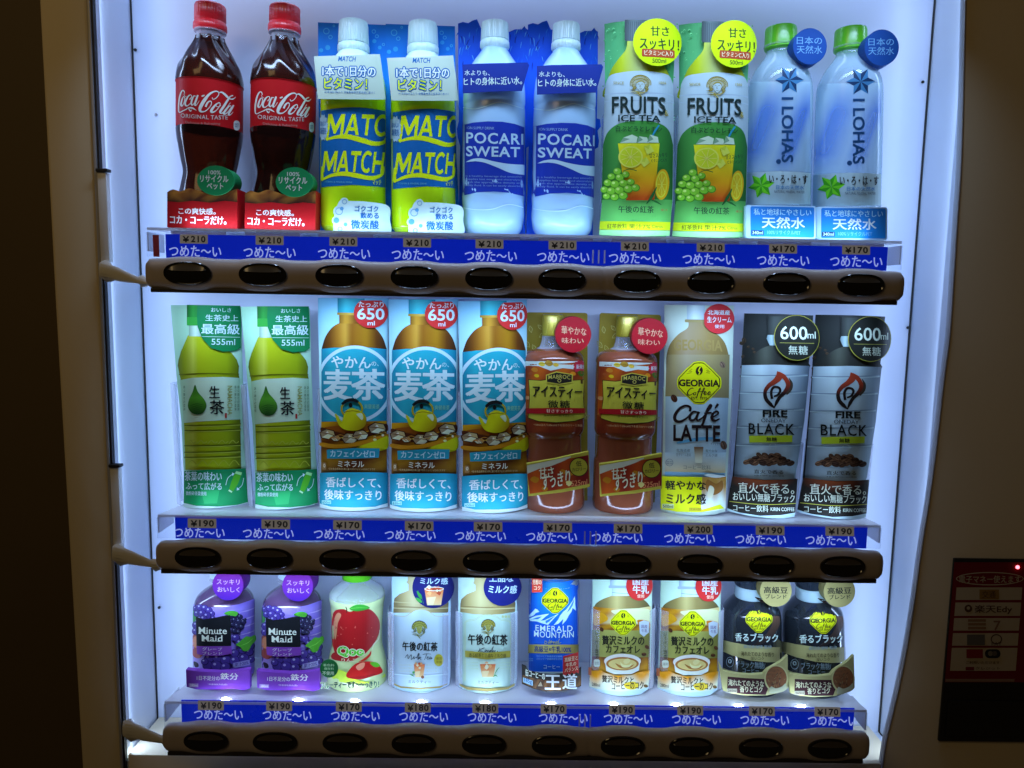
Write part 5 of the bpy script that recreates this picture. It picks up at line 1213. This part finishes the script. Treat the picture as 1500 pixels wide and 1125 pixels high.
a.text('フルーティーです〜〜っきり！', 2, 946, 478, 1000, P(6, 96, 96), bold=2, outline=P(206, 220, 180), ow=5, tilt=-.015)
a.build('slogan', M['card'], o)

# ---------------- milk teas
def teaglass(a, x0_, y0_, x1_, y1_):
    w = (x1_-x0_); a.poly([(x0_, y0_), (x1_, y0_), (x1_-w*.14, y1_), (x0_+w*.14, y1_)], vgrad(y0_, P(196, 90, 50), y1_, P(206, 170, 140)))
    for k in range(7):
        x = x0_+w*random.uniform(.1, .8); y = y0_+(y1_-y0_)*random.uniform(-.08, .5); r = w*.13
        a.poly([(x-r, y), (x, y-r), (x+r, y-r*.2), (x+r*.3, y+r)], random.choice((P(206, 196, 190), P(196, 120, 80), P(170, 60, 40), P(210, 150, 110))))
    a.poly([(x0_+w*.12, y0_+(y1_-y0_)*.55), (x0_+w*.6, y0_+(y1_-y0_)*.5), (x0_+w*.45, y1_), (x0_+w*.16, y1_)], P(206, 180, 160))
F = (470, 830, 5.624)
o = thing('milk_tea_bottle', (616.3, 845), (616.3, 1016), 2, 'white milk tea display bottle beside the apple juice, iced glass on its blue tag', 'bottle'); rt = Root(o)
a = Art(rt, F, bowed(38, -31), step=16)
PW = P(168, 184, 226); BG = P(150, 128, 100)
outl = [(585, 20), (1068, 20), (1066, 880), (1056, 990), (1000, 1026), (920, 1052), (820, 1058), (720, 1052), (640, 1024), (590, 990), (586, 880)]
a.poly(outl, P(164, 184, 232), ext=1)
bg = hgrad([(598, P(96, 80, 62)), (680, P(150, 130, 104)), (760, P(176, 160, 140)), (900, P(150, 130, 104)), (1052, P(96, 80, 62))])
a.poly([(716, 60), (930, 60), (930, 110), (942, 128), (930, 140), (930, 190), (1000, 220), (1045, 262), (1052, 300), (1048, 380), (598, 380), (600, 300), (606, 262), (650, 225), (722, 196), (722, 145), (708, 130), (716, 110)], bg)
a.stroke([(600, 325), (820, 335), (1050, 325)], 8, P(120, 100, 78)); a.stroke([(600, 340), (820, 350), (1050, 340)], 6, P(180, 166, 148)); a.stroke([(606, 290), (820, 300), (1046, 290)], 5, P(176, 160, 140))
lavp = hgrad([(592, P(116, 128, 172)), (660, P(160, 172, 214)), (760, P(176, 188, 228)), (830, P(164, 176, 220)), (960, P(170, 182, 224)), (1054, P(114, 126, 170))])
a.poly([(598, 400), (690, 408), (735, 385), (775, 360), (825, 352), (880, 364), (920, 392), (960, 408), (1050, 400), (1048, 860), (1044, 960), (980, 985), (820, 998), (660, 985), (600, 960), (596, 860)], lavp)
a.stroke([(598, 400), (690, 408), (735, 385), (775, 360), (825, 352), (880, 364), (920, 392), (960, 408), (1050, 400)], 5, P(170, 156, 120))
a.stroke([(598, 872), (820, 890), (1046, 872)], 6, P(134, 146, 190)); a.stroke([(598, 884), (820, 902), (1046, 884)], 5, P(186, 198, 234)); a.poly([(600, 958), (660, 983), (820, 996), (980, 983), (1044, 958), (1040, 972), (980, 998), (820, 1010), (660, 998), (604, 974)], P(150, 126, 84))
cameo(a, 810, 505, .84, P(136, 132, 60), P(28, 32, 46), P(150, 146, 84))
a.text('午後の紅茶', 676, 618, 958, 692, INK, bold=1.8); 
def scr(pts, w, c=P(40, 44, 60)): a.stroke(pts, w, c, n=5, lift=.3)
scr([(696, 748), (716, 722), (720, 732), (722, 756), (745, 722), (748, 738), (746, 762), (762, 748), (770, 736), (768, 758), (785, 742)], 4); scr([(786, 750), (808, 718), (804, 712), (794, 748), (800, 760), (812, 742)], 4); scr([(812, 712), (802, 762), (818, 742), (824, 748), (812, 752), (828, 764)], 4)
scr([(838, 722), (872, 714), (906, 718)], 4); scr([(872, 716), (860, 748), (852, 764)], 4); scr([(872, 752), (886, 742), (876, 740), (872, 756), (886, 758), (902, 738), (892, 752), (900, 758), (908, 742), (908, 758), (918, 748)], 4)
a.circ(968, 768, 38, P(166, 150, 40), ry=50); a.text('厳選', 946, 742, 992, 764, P(110, 90, 20), bold=1); a.text('茶葉', 946, 772, 992, 794, P(110, 90, 20), bold=1)
teaglass(a, 768, 800, 856, 908); a.stroke([(735, 880), (755, 890), (772, 900)], [3, 10, 3], P(60, 130, 70)); a.blob([(755, 862), (775, 858), (770, 880)], P(70, 140, 80)); a.circ(838, 905, 13, P(120, 70, 50))
for y in (800, 825, 850): a.fine(655, y, 752, y+16, P(176, 170, 160), 1, 'ミルクのコク深い'); a.fine(868, y, 965, y+16, P(176, 170, 160), 1, '味わいと香り')
a.text('ミルクティー', 726, 930, 904, 956, P(40, 46, 66), bold=1); a.stroke([(740, 1026), (820, 1032), (900, 1026)], 6, P(190, 204, 240))
a.poly([(922+165*cos(t), 168+168*sin(t)) for t in [k*pi/24 for k in range(-16, 41)]], P(22, 22, 100)); a.text('上品な', 830, 20, 1020, 74, WHITE, bold=2); a.text('ミルク感', 820, 88, 1036, 140, WHITE, bold=2, shear=-.0)
teaglass(a, 852, 172, 1004, 312); a.ring(928, 178, 76, 6, P(200, 206, 220), ry=18); a.blob([(792, 195), (826, 225), (832, 262), (806, 240)], P(46, 120, 60)); a.blob([(784, 250), (820, 262), (832, 290), (800, 280)], P(56, 130, 66)); a.stroke([(800, 190), (830, 250), (846, 300)], 3, P(50, 110, 60))
a.build('printed_front', M['print'], o)
sleeve(o, 31.5, .5, zat(o, F, 600, 380, -20))

F = (650, 830, 5.627)
o = thing('royal_tea_bottle', (714, 845), (713, 1017), 2, 'cream-white milk tea display bottle with a gold band, left of the blue coffee can', 'bottle'); rt = Root(o)
a = Art(rt, F, bowed(38, -31), step=16)
a.poly([(x-468+3, y) for x, y in outl], P(176, 192, 216), ext=1)
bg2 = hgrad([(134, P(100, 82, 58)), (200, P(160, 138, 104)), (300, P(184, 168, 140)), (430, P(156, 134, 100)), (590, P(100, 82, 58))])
a.poly([(252, 60), (465, 60), (465, 115), (478, 132), (465, 144), (465, 195), (530, 225), (580, 268), (590, 305), (584, 400), (136, 400), (138, 305), (146, 268), (190, 228), (262, 198), (262, 150), (244, 136), (252, 118)], bg2)
for y, c in ((326, (124, 100, 70)), (340, (188, 172, 146))): a.stroke([(140, y), (360, y+10), (588, y)], 7, P(*c))
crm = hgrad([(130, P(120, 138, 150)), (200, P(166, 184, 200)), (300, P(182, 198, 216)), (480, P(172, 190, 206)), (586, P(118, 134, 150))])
a.poly([(136, 372), (250, 392), (360, 396), (480, 390), (586, 370), (584, 880), (576, 960), (520, 990), (360, 1004), (200, 990), (140, 960), (134, 880)], crm)
PG = P(168, 172, 140)
for d in (0, 10): a.stroke([(180-d, 940), (180-d, 560), (182-d, 470), (200, 450-d), (260, 440-d), (300, 415-d), (362, 402-d), (430, 415-d), (470, 440-d), (520, 448-d), (546+d, 470), (548+d, 560), (546+d, 940)], 3, PG, n=6)
a.text('新発売', 476, 400, 545, 424, P(170, 160, 60), bold=.6)
cameo(a, 365, 490, .78, P(148, 132, 56), P(30, 30, 38), P(158, 148, 84))
a.text('午後の紅茶', 204, 556, 522, 642, INK, bold=1.8)
scr([(300, 668), (292, 690), (284, 702)], 4); scr([(336, 664), (298, 686), (318, 696), (336, 702)], 4); scr([(338, 698), (352, 686), (342, 684), (340, 700), (358, 686), (358, 700), (366, 688), (374, 686), (374, 700), (392, 688), (384, 686), (380, 700), (398, 672), (408, 656), (396, 700), (410, 688), (412, 698), (424, 686), (414, 716), (404, 712)], 4); a.circ(440, 696, 4, INK)
a.poly([(180, 690), (360, 706), (546, 690), (546, 744), (360, 762), (180, 742)], P(150, 134, 60)); a.text('香る紅茶と上品なミルク感', 212, 712, 510, 746, P(70, 58, 20), bold=1)
a.poly([(300, 786), (424, 780), (432, 860), (410, 912), (330, 912), (306, 870)], P(196, 206, 214)); teaglass(a, 300, 800, 426, 905); a.ring(362, 784, 64, 4, P(200, 210, 220), ry=12); a.stroke([(412, 895), (435, 850), (455, 825)], [2, 8, 2], P(90, 140, 110)); a.stroke([(405, 905), (425, 890), (440, 905)], [2, 9, 2], P(60, 140, 80))
for y in (780, 805, 830): a.fine(190, y, 285, y+15, P(170, 184, 160), 1, 'スリランカ産の茶葉'); a.fine(450, y, 540, y+15, P(170, 184, 160), 1, 'ミルクのうまみ')
a.text('ミルクティー', 284, 936, 448, 960, P(40, 46, 66), bold=1)
a.poly([(136, 958), (200, 988), (360, 1002), (520, 988), (578, 958), (572, 980), (520, 1008), (360, 1024), (200, 1008), (144, 980)], P(156, 132, 90))
a.poly([(480+150*cos(t), 168+150*sin(t)) for t in [k*pi/24 for k in range(-18, 43)]], P(20, 24, 112)); a.text('上品な', 376, 60, 566, 122, WHITE, bold=2); a.text('ミルク感', 368, 150, 594, 215, WHITE, bold=2, shear=.1)
a.build('printed_front', M['print'], o)
sleeve(o, 31.5, .5, zat(o, F, 140, 380, -20))

# ---------------- blue coffee can
o = thing('coffee_can', (811.7, 848), (808.5, 1016), 2, 'blue coffee can with a snowy mountain picture', 'can'); rt = Root(o)
YE = P(200, 196, 6); DK = P(24, 26, 24)
pf = prof(o, F, 908, [(40, 176), (52, 186), (58, 186), (70, 183), (88, 196), (110, 203), (140, 206), (500, 207), (1000, 206), (1028, 196), (1050, 180)])
add_lathe_part('body', pf, M['silver'], o)
add_lathe_part('lid', [(26, pf[0][1]-1.6), (pf[0][0]-1.2, pf[0][1]-1.5), (pf[0][0]-1.0, pf[0][1]+.1)], M['silver'], o, caps=(True, False))
a = Art(rt, F, ('round', pf, .1), step=20, clip=(702, 1120)); a.ystep = 40
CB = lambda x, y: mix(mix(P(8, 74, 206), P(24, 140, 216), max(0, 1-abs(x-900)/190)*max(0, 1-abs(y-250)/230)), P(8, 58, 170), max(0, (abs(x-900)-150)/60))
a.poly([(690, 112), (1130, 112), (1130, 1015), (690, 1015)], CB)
WM = P(176, 200, 238)
a.poly([(704, 400), (735, 370), (755, 345), (772, 352), (790, 372), (760, 382), (745, 400), (700, 420)], WM); a.poly([(704, 430), (760, 405), (830, 392), (870, 388), (830, 420), (800, 446), (835, 440), (900, 410), (950, 385), (905, 430), (860, 480), (820, 470), (770, 452), (715, 448)], WM)
a.poly([(720, 436), (770, 418), (810, 410), (780, 432)], P(30, 100, 206)); a.poly([(840, 446), (880, 424), (920, 404), (870, 452), (842, 468)], P(40, 110, 210))
a.poly([(1080, 240), (1060, 280), (1040, 310), (1010, 350), (985, 370), (960, 400), (940, 440), (905, 482), (945, 470), (985, 430), (975, 478), (1010, 440), (1030, 400), (1052, 370), (1060, 340), (1088, 362), (1082, 310)], WM); a.poly([(1076, 262), (1052, 305), (1030, 345), (1012, 380), (1040, 355), (1062, 318)], P(60, 120, 216))
emblem(a, 918, 278, 116, 112, YE, DK)
CW = P(184, 200, 232)
a.text('EMERALD', 760, 486, 1058, 534, CW, bold=.7, arc=-6, space=1.1); a.text('MOUNTAIN', 748, 536, 1068, 586, CW, bold=.7, arc=-8, space=1.08)
scr([(838, 604), (834, 632), (852, 626), (848, 612), (836, 618)], 4, P(150, 146, 110)); scr([(862, 630), (874, 600), (866, 630), (880, 620), (892, 612), (882, 612), (880, 630), (902, 614), (902, 630), (912, 614), (918, 630), (936, 614), (926, 612), (924, 630), (938, 628), (952, 592), (942, 630), (966, 622)], 4, P(150, 146, 110))
a.poly([(690, 640), (1130, 640), (1130, 712), (690, 712)], hgrad([(700, P(110, 92, 50)), (820, P(180, 164, 110)), (960, P(170, 152, 96)), (1115, P(104, 86, 46))])); a.text('高級豆×牛乳100%', 752, 654, 1046, 704, P(14, 44, 120), bold=2)
a.fine(768, 728, 972, 772, P(120, 160, 220), 2, 'コロンビア産最高級豆使用'); a.text('コーヒー', 826, 806, 956, 838, P(170, 196, 232), bold=.8); a.fine(712, 752, 742, 782, P(120, 160, 220), 2, '砂糖')
a.poly([(690, 862), (1130, 862), (1130, 880), (690, 880)], P(150, 164, 190))
a.build('label', M['print'], o)
a = Art(rt, F, bowed(44, -42), step=20)
a.poly([(726, 92), (812, 88), (812, 208), (726, 214)], P(178, 52, 44), ext=1); a.text('芳醇の', 734, 106, 806, 148, P(214, 196, 190), bold=1); a.text('コク', 744, 158, 798, 192, P(214, 196, 190), bold=1)
a.build('corner_card', M['card'], o, label='small red sign at the top corner')
a = Art(rt, F, ('round', [(39.5, 60), (39.5, 0)], 0), step=20)
a.poly([(645, 808), (676, 822), (700, 860), (800, 884), (900, 892), (985, 884), (1080, 870), (1132, 830), (1132, 985), (1060, 1014), (960, 1030), (840, 1030), (740, 1008), (645, 965)], P(40, 34, 34), ext=2)
a.poly([(650, 890), (760, 925), (900, 940), (1020, 930), (1128, 895), (1128, 978), (1058, 1006), (960, 1022), (840, 1022), (740, 1000), (650, 958)], lambda x, y: mix(P(120, 78, 50), P(60, 38, 30), .5+.5*sin(x*.09+y*.05)))
a.poly([(760, 1000), (800, 930), (840, 1020)], P(60, 40, 36)); a.poly([(775, 985), (800, 945), (815, 985)], P(150, 130, 120)); a.poly([(655, 912), (735, 940), (735, 982), (655, 952)], P(150, 180, 230)); a.text('185g', 665, 925, 728, 965, P(40, 70, 150), bold=1, tilt=.3)
a.text('缶コーヒーの', 676, 858, 834, 916, P(206, 210, 220), bold=2, tilt=.22, outline=P(30, 26, 26), ow=5)
a.text('王', 838, 892, 958, 1010, P(206, 216, 236), bold=2.6, outline=P(30, 24, 24), ow=5); a.text('道', 980, 882, 1094, 1006, P(206, 216, 236), bold=1.8, outline=P(30, 24, 24), ow=5)
a.build('foot_card', M['card'], o, label='dark printed wrap round the foot')
a = Art(rt, F, bowed(44, -44), step=20)
a.poly([(984, 742), (1110, 708), (1112, 880), (1090, 868), (1075, 888), (1056, 872), (1038, 892), (1022, 878), (1006, 896), (982, 890)], P(178, 40, 42), ext=1)
a.text('高級豆と', 996, 740, 1104, 778, P(214, 190, 184), bold=1.2, tilt=-.2); a.text('牛乳の', 1006, 788, 1090, 822, P(214, 190, 184), bold=1.2, tilt=-.2); a.text('バランス', 996, 828, 1104, 862, P(214, 190, 184), bold=1.2, tilt=-.2)
a.build('flag_card', M['card'], o, label='red flag-shaped card')

# ---------------- milky coffee
F = (850, 830, 5.627)
o = thing('milk_coffee_bottle', (911.3, 850), (907.8, 1018), 2, 'creamy milk coffee display bottle with a cup picture, right beside the blue can', 'bottle', 'milk coffee bottles'); rt = Root(o)
a = Art(rt, F, bowed(40, -31), step=16)
a.poly([(104, 30), (594, 34), (586, 600), (575, 900), (556, 1000), (480, 1052), (380, 1072), (280, 1072), (180, 1050), (90, 1000), (78, 900), (98, 500)], P(172, 190, 196), ext=1)
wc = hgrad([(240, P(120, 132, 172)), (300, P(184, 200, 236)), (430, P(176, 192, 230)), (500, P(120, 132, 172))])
a.poly([(246, 40), (500, 40), (500, 160), (246, 160)], wc); a.rect(234, 156, 520, 180, P(140, 152, 190), r=8); a.poly([(262, 180), (490, 180), (490, 245), (258, 245)], wc); a.stroke([(262, 212), (376, 222), (490, 212)], 5, P(120, 132, 172))
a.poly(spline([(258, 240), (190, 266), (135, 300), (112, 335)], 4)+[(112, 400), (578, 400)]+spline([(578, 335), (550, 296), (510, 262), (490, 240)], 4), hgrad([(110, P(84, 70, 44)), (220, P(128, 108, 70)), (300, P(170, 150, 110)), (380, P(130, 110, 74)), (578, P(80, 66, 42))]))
def latte_bg(x, y):
    c = mix(P(150, 86, 14), P(196, 190, 170), max(0, min(1, (x-180)/150+.3*sin(y*.03)))) if y < 470 else P(120, 70, 24)
    return mix(c, P(196, 140, 20), .5*max(0, sin(x*.02+y*.045)))
a.poly([(108, 328), (200, 340), (340, 348), (480, 342), (578, 326), (570, 860), (96, 850)], latte_bg)
a.blob([(260, 360), (420, 352), (560, 350), (560, 420), (480, 450), (380, 430), (300, 400)], P(196, 190, 170)); a.blob([(120, 400), (180, 380), (230, 430), (170, 470), (118, 480)], P(190, 130, 16)); a.blob([(470, 440), (560, 450), (570, 500), (500, 500)], P(180, 104, 14))
a.poly([(100, 520), (230, 520), (350, 528), (470, 524), (574, 518), (566, 745), (470, 748), (230, 748), (98, 735)], hgrad([(100, P(104, 98, 50)), (200, P(150, 144, 84)), (400, P(156, 150, 90)), (572, P(104, 96, 50))]))
a.poly([(98, 740), (230, 748), (470, 748), (566, 745), (560, 900), (90, 880)], lambda x, y: mix(P(100, 46, 16), P(190, 130, 12), (y-740)/130+.2*sin(x*.05)))
emblem(a, 354, 460, 110, 110, P(200, 198, 10), P(26, 40, 24))
a.poly([(482, 455), (520, 440), (562, 452), (560, 540), (520, 576), (488, 548)], P(170, 176, 214)); a.text('国産', 500, 476, 548, 506, P(90, 60, 120), bold=1); a.text('牛乳', 500, 512, 548, 540, P(90, 60, 120), bold=1)
for x, y in ((180, 515), (545, 660), (520, 720), (148, 875), (508, 885)): bean(a, x, y, 20, random.uniform(0, 90), P(80, 42, 24))
a.text('贅沢ミルクの', 186, 566, 520, 642, P(30, 30, 24), bold=1.8); a.text('カフェオレ', 216, 644, 486, 706, P(30, 30, 24), bold=1.8); a.text('コーヒー飲料', 128, 530, 156, 750, P(40, 40, 20), rot=90, bold=.8, tilt=0)
a.poly([(205, 755), (490, 755), (478, 850), (420, 880), (280, 882), (218, 855)], P(206, 208, 220)); a.circ(347, 775, 146, P(214, 216, 226), ry=62); a.circ(347, 795, 130, P(160, 100, 50), ry=55); a.circ(347, 797, 112, P(206, 180, 130), ry=44)
a.blob([(290, 790), (330, 830), (400, 832), (440, 800), (400, 815), (340, 812)], P(160, 100, 46)); a.blob([(355, 770), (385, 752), (410, 765), (392, 790), (365, 795)], P(216, 196, 156)); a.blob([(330, 780), (350, 800), (395, 805), (420, 790), (400, 822), (345, 822)], P(220, 204, 170))
a.rect(120, 760, 168, 822, P(190, 190, 200), r=14); a.fine(126, 780, 162, 806, P(80, 70, 60), 2, '植物')
a.poly([(90, 855), (180, 850), (215, 872), (300, 890), (420, 886), (480, 862), (560, 850), (552, 985), (480, 1010), (340, 1024), (200, 1014), (84, 985)], lambda x, y: mix(P(204, 130, 10), P(196, 196, 204), max(0, min(1, (y-870)/100+.35*sin(x*.035)))))
a.blob([(360, 960), (430, 940), (480, 970), (440, 1005), (380, 1000)], P(206, 170, 40)); a.rect(78, 826, 102, 890, P(170, 90, 70))
a.text('贅沢ミルクと', 186, 896, 436, 954, P(36, 24, 16), bold=1.6, tilt=.06); a.text('コーヒーのコク', 262, 944, 512, 1004, P(36, 24, 16), bold=1.6, tilt=-.04); a.text('280ml', 106, 955, 170, 982, P(90, 80, 80), bold=1, tilt=.15); bean(a, 530, 978, 18, 20, P(110, 80, 50))
a.poly([(84, 985), (200, 1014), (340, 1024), (480, 1010), (552, 985), (548, 1002), (480, 1052), (380, 1072), (280, 1072), (180, 1050), (90, 1000)], P(174, 192, 238))
a.poly([(480+104*cos(t), 150+124*sin(t)) for t in [k*pi/24 for k in range(48)]], P(176, 34, 40)); a.text('国産', 428, 86, 552, 146, WHITE, bold=2); a.text('牛乳', 428, 150, 552, 216, WHITE, bold=2); a.text('使用', 462, 222, 516, 252, P(220, 180, 180), bold=1)
a.build('printed_front', M['print'], o)
sleeve(o, 32.5, .5, zat(o, F, 110, 360, -20))
twin(o, (1010, 850), (1006.4, 1020), 2, 'creamy milk coffee display bottle with a cup picture, beside the dark coffee bottles')

# ---------------- dark coffee
F = (1040, 830, 5.625)
o = thing('dark_coffee_bottle', (1100.5, 850), (1098.5, 1020), 2, 'dark navy coffee bottle with a cream band, beside the milk coffee', 'bottle', 'dark coffee bottles'); rt = Root(o)
M['navy'] = plastic('dark_navy_bottle', P(26, 30, 44), .14, .8)
pf = smoothprof(prof(o, F, 334, [(238, 140), (262, 168), (300, 206), (345, 238), (400, 251), (470, 254), (600, 256), (860, 258), (960, 254), (1020, 232), (1074, 190)]), 4)
add_lathe_part('body', pf, M['navy'], o, caps=(False, True))
z0 = pf[0][1]; r0 = pf[0][0]
M['collar'] = plastic('white_collar', P(170, 186, 226), .25, .4)
add_lathe_part('collar', [(16.5, z0+13), (r0-2.5, z0+12.4), (r0-.6, z0+10.8), (r0+.3, z0+2), (r0-.4, z0-.4)], M['collar'], o)
M['darkcap'] = plastic('dark_cap', P(30, 38, 60), .25, .5)
cap_part(o, [(15.5, z0+27), (17, z0+26), (17.3, z0+14.4), (16.4, z0+12.6)], M['darkcap'], 60)
a = Art(rt, F, ('round', pf, .12), step=22, ystep=30, clip=(72, 600))
a.stroke([(370, 250), (470, 310), (535, 400), (540, 480), (490, 560), (420, 620), (340, 660)], [4, 46, 60, 62, 50, 40, 4], lambda x, y: mix(P(80, 54, 50), P(36, 28, 34), abs(y-420)/220))
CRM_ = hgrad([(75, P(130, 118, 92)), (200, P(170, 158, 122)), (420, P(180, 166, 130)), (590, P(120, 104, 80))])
a.poly([(60, 592), (180, 622), (330, 650), (470, 662), (610, 664), (610, 786), (470, 788), (330, 772), (180, 730), (60, 676)], CRM_)
a.poly([(60, 812), (150, 852), (300, 884), (450, 892), (610, 880), (610, 960), (60, 960)], CRM_)
emblem(a, 403, 432, 116, 118, P(196, 194, 8), P(24, 26, 20))
a.text('香るブラック', 210, 548, 556, 618, P(196, 206, 228), bold=1.8, tilt=.03); a.text('猿田彦珈琲 監修', 278, 646, 506, 672, P(140, 150, 176), bold=1.2)
a.text('淹れたてのような香り', 258, 700, 522, 738, P(60, 50, 36), bold=1, tilt=.04); a.text('深いコク', 336, 742, 442, 768, P(60, 50, 36), bold=1)
a.ring(168, 785, 30, 3, P(130, 140, 170), ry=42); a.text('0', 154, 760, 182, 796, P(150, 160, 190), bold=1.5); a.text('ブラック無糖/', 216, 778, 452, 834, P(120, 132, 164), bold=1, tilt=.06); a.text('コーヒー', 270, 836, 402, 872, P(120, 132, 164), bold=1, tilt=.04)
a.build('label', M['print'], o)
a = Art(rt, F, bowed(160, -42), step=30)
CC = P(168, 156, 122)
a.poly([(75, 790), (110, 860), (200, 882), (330, 892), (440, 884), (470, 850), (540, 810), (600, 770), (640, 730), (640, 1000), (600, 1030), (545, 1044), (470, 1060), (300, 1062), (180, 1046), (110, 1022)], CC, ext=4)
a.poly([(146, 905), (300, 918), (452, 926), (480, 1000), (458, 1056), (300, 1052), (140, 1030)], P(58, 24, 34))
a.circ(545, 922, 98, P(186, 174, 142), ry=112); a.circ(545, 920, 86, lambda x, y: mix(P(140, 84, 60), P(80, 62, 52), abs(sin(x*.11)*sin(y*.09))), ry=100)
for k in range(40): t = random.uniform(0, 6.3); r = random.uniform(.15, .92); x, y = 545+86*r*cos(t), 920+98*r*sin(t); a.stroke([(x, y), (x+random.uniform(-14, 14), y+random.uniform(8, 24))], random.uniform(2, 5), random.choice((P(150, 120, 90), P(70, 60, 54), P(120, 60, 40), P(60, 44, 40))), n=2, lift=.3)
a.blob([(500, 985), (540, 1000), (590, 985), (620, 960), (625, 1010), (560, 1036), (490, 1040)], P(176, 170, 160))
a.text('淹れたてのような', 152, 932, 442, 984, P(206, 196, 190), bold=1.6, tilt=.05); a.text('香りとコク', 246, 984, 430, 1034, P(206, 196, 190), bold=1.6, tilt=.02); a.rect(140, 1002, 222, 1036, P(150, 140, 140)); a.text('260ml', 148, 1010, 216, 1030, P(50, 30, 40), bold=1)
a.build('stand_card', M['card'], o, label='cream and brown printed card at the foot')
a = Art(rt, F, flat(-30), step=30)
a.circ(543, 200, 131, P(150, 132, 96), ext=14); a.text('高級豆', 444, 166, 640, 220, INK, bold=2); a.text('ブレンド', 456, 226, 630, 264, INK, bold=1.6)
a.build('round_tag', M['card'], o, label='gold round tag')
twin(o, (1189.5, 850), (1192.5, 1022), 2, 'dark navy coffee bottle with a cream band, at the right end of the bottom row')
bpy.data.objects.remove(_to)
